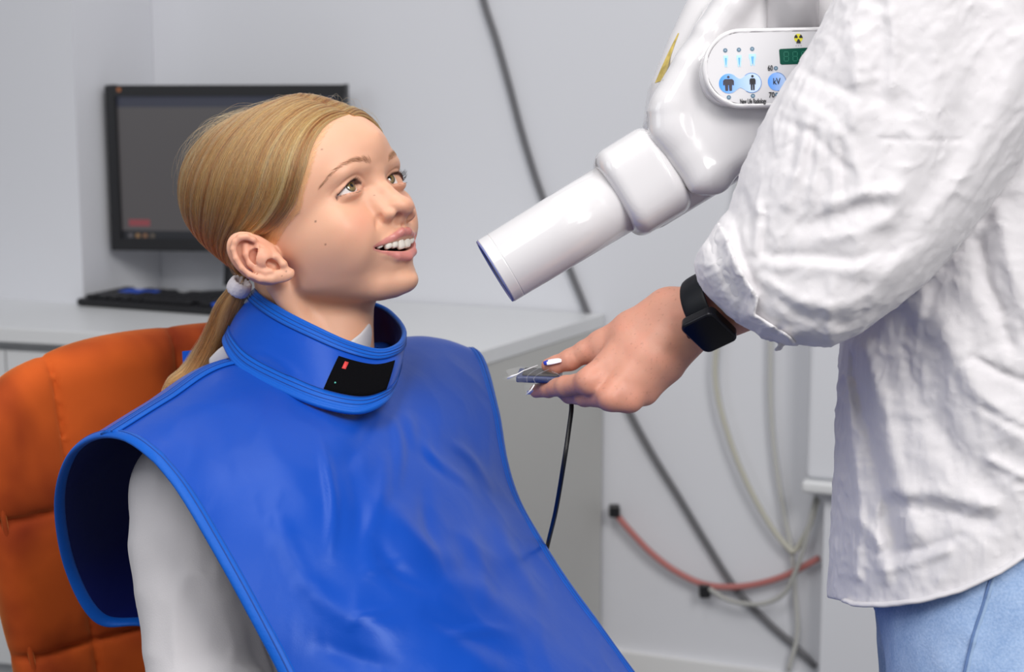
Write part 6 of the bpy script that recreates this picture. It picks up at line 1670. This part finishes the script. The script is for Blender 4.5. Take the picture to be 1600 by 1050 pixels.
# ------------------------------------------------------------------ jeans
def jeans_sdf(P):
    Wd = c2w(P) * 1000.0
    c = c2w(pc(1560, 900, 1480)) * 1000.0
    X, Y, Z = Wd[:, 0] - c[0], Wd[:, 1] - c[1], Wd[:, 2]
    def leg(dx, dy, kx):
        return sd_chain(np.stack([X, Y, Z], 1), [(dx, dy, 760), (dx + kx, dy, 470), (dx + kx * 0.6, dy + 10, 95)], [100, 74, 62], 20)
    d = smin(leg(-6, -62, -14), leg(14, 78, 6), 18)
    d = smin(d, sd_ell(np.stack([X, Y, Z], 1), (4, 5, 840), (120, 145, 120)), 30)
    d = smax(d, Z - 960, 5)
    q = np.stack([X, Y, Z * 0.7], 1)
    return d - 3.0 * (ridged(q / 45.0, 61, 3) ** 2 - 0.3)
def denim():
    m, nt, b = new_mat('light_denim'); L = nt.links; tc = nt.nodes.new('ShaderNodeTexCoord')
    n = nd(nt, 'ShaderNodeTexNoise', Scale=18.0, Detail=6.0, Roughness=0.7); L.new(tc.outputs['Object'], n.inputs['Vector'])
    n2 = nd(nt, 'ShaderNodeTexNoise', Scale=500.0, Detail=2.0); L.new(tc.outputs['Object'], n2.inputs['Vector'])
    r = nt.nodes.new('ShaderNodeValToRGB'); el = r.color_ramp.elements; el[0].position = 0.33; el[0].color = (0.20, 0.32, 0.56, 1); el[1].position = 0.68; el[1].color = (0.42, 0.55, 0.78, 1)
    mm = nt.nodes.new('ShaderNodeMath'); mm.operation = 'MULTIPLY_ADD'; mm.inputs[1].default_value = 0.35; L.new(n2.outputs['Fac'], mm.inputs[0]); s_ = nt.nodes.new('ShaderNodeMath'); s_.operation = 'MULTIPLY'; s_.inputs[1].default_value = 0.65; L.new(n.outputs['Fac'], s_.inputs[0]); L.new(s_.outputs[0], mm.inputs[2])
    L.new(mm.outputs[0], r.inputs[0]); L.new(r.outputs[0], b.inputs['Base Color']); b.inputs['Roughness'].default_value = 0.9; b.inputs['Specular IOR Level'].default_value = 0.2
    bp = nd(nt, 'ShaderNodeBump', Strength=0.35, Distance=0.001); L.new(n2.outputs['Fac'], bp.inputs['Height']); L.new(bp.outputs[0], b.inputs['Normal']); return m
DEN = denim()
jc = c2w(pc(1560, 900, 1480))
jp = w2c(np.array([(jc[0] + a_, jc[1] + b_, z_) for a_ in (-.17, .17) for b_ in (-.2, .2) for z_ in (0.05, .99)]))
jeans = sdf_obj('jeans', jeans_sdf, jp.min(0), jp.max(0), 4.5, DEN, adult, margin=2.0)
def surf_line(f, pts, z0, z1, n=40, off=0.0):
    out = []
    c = catmull([(*p, 0) for p in pts], 12)[:, :2]
    for p in c:
        zs = np.linspace(z0, z1, n * 12); Q = np.array([pc(p[0], p[1], z) for z in zs], np.float32); dd = f(Q); k = int(np.argmax(dd < off))
        if dd[k] < off: out.append(Q[k])
    return np.array(out)
sl = surf_line(jeans_sdf, [(1556, 893), (1540, 950), (1524, 1000), (1506, 1080)], 1200, 1560)
if len(sl) > 3:
    link('side_seam', tube_mesh('side_seam', c2w(sl + [0, 0, 0.5]), 0.0018, 8), mat('denim_seam', (0.30, 0.42, 0.62), rough=0.9), jeans)
    link('side_seam', tube_mesh('side_seam', c2w(sl + [-2.6, 0, 0.8]), 0.0012, 8), mat('denim_seam_dark', (0.12, 0.20, 0.40), rough=0.9), jeans)
def ashoe(P):
    Wd = c2w(P) * 1000.0; d = None
    for dx, dy in ((-14, -62), (18, 88)):
        e = sd_cap(Wd, (jc[0] * 1000 + dx + 10, jc[1] * 1000 + dy, 42), (jc[0] * 1000 + dx - 130, jc[1] * 1000 + dy - 20, 38), 41, 36); d = e if d is None else np.minimum(d, e)
    return d
jp = w2c(np.array([(jc[0] + a_, jc[1] + b_, z_) for a_ in (-.22, .12) for b_ in (-.15, .15) for z_ in (-.02, .1)]))
sdf_obj('shoes', ashoe, jp.min(0), jp.max(0), 6, MATS['white_shoe'] if 'white_shoe' in MATS else mat('white_shoe', (0.7, 0.7, 0.7), rough=0.6), adult, margin=1.8)

# ------------------------------------------------------------------ watch
RUB = mat('black_rubber', (0.006, 0.007, 0.010), rough=0.45, spec=0.3)
watch = empty('wristwatch', c2w(pc(1107, 516, 1395)), 'black smartwatch with rubber strap worn on the outstretched wrist', 'watch')
WC = pc(1108, 515, 1386)
wa = np.array([0.70, -0.36, -0.50]); wa /= np.linalg.norm(wa)                     # along the arm
wn_ = np.array([-0.20, 0.77, -0.60]); wn_ = wn_ - wa * (wn_ @ wa); wn_ /= np.linalg.norm(wn_)   # out of the face
wb = np.cross(wn_, wa)
WRM = np.stack([wa, wb, wn_], 1)
def case_sdf(P):
    q = (P - WC.astype(np.float32)) @ WRM.astype(np.float32); x, y, z = np.abs(q[:, 0]), np.abs(q[:, 1]), q[:, 2]
    hx, hy, r = 16.6, 19.4, 6.5
    a = np.sqrt(np.maximum(x - hx + r, 0) ** 2 + np.maximum(y - hy + r, 0) ** 2) - r + np.minimum(np.maximum(x - hx + r, y - hy + r), 0)
    b = np.abs(z) - 5.0 + 2.0
    a2 = a + 2.0
    return np.sqrt(np.maximum(a2, 0) ** 2 + np.maximum(b, 0) ** 2) + np.minimum(np.maximum(a2, b), 0) - 2.0
sdf_obj('case', case_sdf, WC - 30, WC + 30, 0.7, mat('black_case', (0.02, 0.02, 0.024), rough=0.28, metal=0.6), watch)
def wpt(a, b, c): return WC + wa * a + wb * b + wn_ * c
sc_ = []
for sx, sy in ((1, 1), (-1, 1), (-1, -1), (1, -1)):
    a0 = math.atan2(sy, sx)
    for k in range(8):
        a = a0 - PI / 4 + PI / 2 * k / 7; sc_.append((sx * 9.3 + 5.2 * math.cos(a), sy * 12.1 + 5.2 * math.sin(a)))
me = bpy.data.meshes.new('screen'); n_ = len(sc_)
me.from_pydata([tuple(c2w(wpt(a, b, h)[None])[0]) for h in (5.25, 4.6) for a, b in sc_], [], [tuple(range(n_)), tuple(range(2 * n_ - 1, n_ - 1, -1))] + [(i, (i + 1) % n_, n_ + (i + 1) % n_, n_ + i) for i in range(n_)])
link('screen', me, mat('watch_glass', (0.002, 0.002, 0.004), rough=0.12, spec=0.25), watch, smooth=False)
bm = bmesh.new(); bmesh.ops.create_cone(bm, cap_ends=True, segments=20, radius1=0.0032, radius2=0.003, depth=0.0025)
Rm = Matrix.Rotation(math.radians(90), 3, 'Y'); z0 = c2w(np.zeros((1, 3)))[0]
dirw = Vector(c2w(-wa[None] * 1000)[0] - z0).normalized(); rot = dirw.to_track_quat('Z', 'Y').to_matrix()
for v in bm.verts: v.co = rot @ v.co + Vector(c2w(wpt(-16.8, 4, 0)[None])[0])
link('crown', from_bm('crown', bm), RUB, watch, smooth=False)
# strap: loop round the wrist in the plane across the arm
R_IN = 24.6
c0 = WC - wn_ * (R_IN + 4.0)
sp_ = []; nn_ = []
for k in range(64):
    a = 2 * PI * k / 64; dirv = wn_ * math.cos(a) + wb * math.sin(a); rr_ = R_IN + 1.6 + 2.0 * max(0, math.cos(a)) ** 3
    sp_.append(c0 + dirv * rr_ + wa * 0.0); nn_.append(dirv)
sp_ = np.array(sp_); nn_ = np.array(nn_)
P_ = c2w(sp_); Nw = c2w(sp_ + nn_) - P_; Nw /= np.linalg.norm(Nw, axis=1)[:, None]
link('strap', tube_mesh('strap', P_, 0.001, 20, closed=True, ell=(11.5, 1.7), upv=Nw), RUB, watch)
for k in (38, 41, 44, 47):
    bm = bmesh.new(); bmesh.ops.create_uvsphere(bm, u_segments=12, v_segments=8, radius=0.0011)
    for v in bm.verts: v.co += Vector(c2w((sp_[k] + nn_[k] * 1.3)[None])[0])
    link('strap_hole', from_bm('strap_hole', bm), mat('hole_black', (0.001, 0.001, 0.001), rough=0.9), watch)

# ------------------------------------------------------------------ sensor in a clear sleeve, with its cable
sen = empty('xray_sensor', c2w(pc(860, 592, 1478)), 'small dark blue x-ray sensor in a clear plastic sleeve held between thumb and finger', 'sensor')
SA = pc(812, 592, 1480); sa = pc(905, 592, 1474) - pc(812, 592, 1480); sa = np.array([0.985, 0.03, -0.12]); sa /= np.linalg.norm(sa)
sb = np.array([-0.18, -0.28, 0.94]); sb = sb - sa * (sb @ sa); sb /= np.linalg.norm(sb)      # away from the camera and up
sc2 = np.cross(sa, sb); sc2 = sc2 if sc2[1] < 0 else -sc2
SRM = np.stack([sa, sb, sc2], 1)
SC0 = pc(806, 592.5, 1466)
def sbox(name, a0, a1, b0, b1, c0_, c1_, m, bevel, parent):
    def f(P):
        q = (P - SC0.astype(np.float32)) @ SRM.astype(np.float32)
        return sd_box(q, ((a0 + a1) / 2, (b0 + b1) / 2, (c0_ + c1_) / 2), ((a1 - a0) / 2, (b1 - b0) / 2, (c1_ - c0_) / 2), None, bevel)
    pts = np.array([SC0 + sa * a + sb * b + sc2 * c for a in (a0, a1) for b in (b0, b1) for c in (c0_, c1_)])
    return sdf_obj(name, f, pts.min(0) - 2, pts.max(0) + 2, 0.5, m, parent)
sbox('sensor_plate', 0, 38, 0, 25, -3.2, 2.4, mat('sensor_navy', (0.010, 0.022, 0.11), rough=0.35), 1.5, sen)
sbox('sensor_back', 5, 36, 3, 22, 2.2, 4.0, mat('sensor_black', (0.02, 0.018, 0.02), rough=0.4), 1.0, sen)
# clear sleeve: crumpled thin film
def clear_mat():
    m, nt, b = new_mat('clear_film'); b.inputs['Base Color'].default_value = (1, 1, 1, 1); b.inputs['Roughness'].default_value = 0.08; b.inputs['IOR'].default_value = 1.2
    b.inputs['Alpha'].default_value = 0.22; b.inputs['Specular IOR Level'].default_value = 1.0; b.inputs['Coat Weight'].default_value = 1.0
    L = nt.links; tc = nt.nodes.new('ShaderNodeTexCoord'); n = nd(nt, 'ShaderNodeTexNoise', Scale=160.0, Detail=3.0); n.noise_type = 'RIDGED_MULTIFRACTAL'; L.new(tc.outputs['Object'], n.inputs['Vector'])
    r = nt.nodes.new('ShaderNodeMapRange'); r.inputs['From Min'].default_value = 0.8; r.inputs['From Max'].default_value = 1.6; r.inputs['To Min'].default_value = 0.05; r.inputs['To Max'].default_value = 0.5; L.new(n.outputs['Fac'], r.inputs['Value']); L.new(r.outputs[0], b.inputs['Alpha'])
    bp = nd(nt, 'ShaderNodeBump', Strength=0.8, Distance=0.002); L.new(n.outputs['Fac'], bp.inputs['Height']); L.new(bp.outputs[0], b.inputs['Normal']); return m
FILM = clear_mat()
def film():
    V = []; F = []; nu, nv = 40, 30
    for i in range(nu):
        u = i / (nu - 1); a = -9 + 62 * u
        for j in range(nv):
            t = 2 * PI * j / nv
            tap = min(1, 0.25 + u * 3.0)
            b = 12.5 + (16.5 * math.cos(t)) * (1 if abs(math.cos(t)) < 2 else 1) * (0.85 + 0.15 * tap); c = 0.8 + math.copysign(abs(math.sin(t)) ** 0.8, math.sin(t)) * (5.2 * tap) + 0.9 * math.sin(7 * u + 3 * t) * tap + 0.7 * math.sin(17 * u - 2 * t)
            V.append(SC0 + sa * (a + 2 * math.sin(3 * t + 1)) + sb * b + sc2 * c)
    for i in range(nu - 1):
        for j in range(nv):
            k = (j + 1) % nv; F.append((i * nv + j, i * nv + k, (i + 1) * nv + k, (i + 1) * nv + j))
    return mesh_np('plastic_sleeve', c2w(np.array(V)), np.array(F))
link('plastic_sleeve', film(), FILM, sen, label='clear crumpled plastic sleeve')
# loose corner of film below the finger and the heat-sealed tip
def film_flap(pts):
    me = bpy.data.meshes.new('sleeve_flap'); me.from_pydata([tuple(c2w(p[None])[0]) for p in pts], [], [tuple(range(len(pts)))]); 
    bm = bmesh.new(); bm.from_mesh(me); bmesh.ops.triangulate(bm, faces=bm.faces); r = bmesh.ops.subdivide_edges(bm, edges=bm.edges, cuts=4, use_grid_fill=True); bm.to_mesh(me); bm.free(); return me
link('sleeve_flap', film_flap([pc(820, 600, 1462), pc(838, 602, 1460), pc(829, 613, 1461), pc(822, 617, 1463), pc(819, 609, 1464)]), FILM, sen)
WSEAL = mat('white_seal', (0.85, 0.85, 0.88), rough=0.25)
link('sleeve_seal', tube_mesh('sleeve_seal', c2w(np.array([pc(793, 591, 1474), pc(800, 588, 1470), pc(808, 585, 1466), pc(818, 579, 1470), pc(840, 571, 1478)])), [0.0008, 0.0011, 0.0006, 0.0004, 0.0005], 8), WSEAL, sen)
link('sleeve_seal', tube_mesh('sleeve_seal', c2w(np.array([pc(835, 601, 1459), pc(830, 609, 1459), pc(822, 617, 1461)])), [0.0005, 0.0006, 0.0004], 8), WSEAL, sen)
for q_ in ([(824, 598), (823, 590), (829, 583), (842, 575)], [(838, 600), (834, 592), (842, 584), (858, 577)], [(862, 580), (874, 586), (880, 592)]):
    link('sleeve_fold', tube_mesh('sleeve_fold', c2w(catmull([pc(a, b, 1458 if k < 2 else 1463) for k, (a, b) in enumerate(q_)], 5)), 0.00016, 6), mat('film_glint', (0.30, 0.30, 0.34), rough=0.2), sen)
link('sensor_cable', tube_mesh('sensor_cable', c2w(catmull([SC0 + sa * 34 + sb * 12 + sc2 * 0.5, pc(872, 594, 1486), pc(886, 612, 1490), pc(893, 632, 1486), pc(889, 670, 1480), pc(880, 730, 1478), pc(868, 800, 1540), pc(853, 865, 1650), pc(845, 930, 1690), pc(850, 1000, 1690)], 8)), 0.0021, 12), mat('black_cable', (0.008, 0.008, 0.009), rough=0.4), sen)
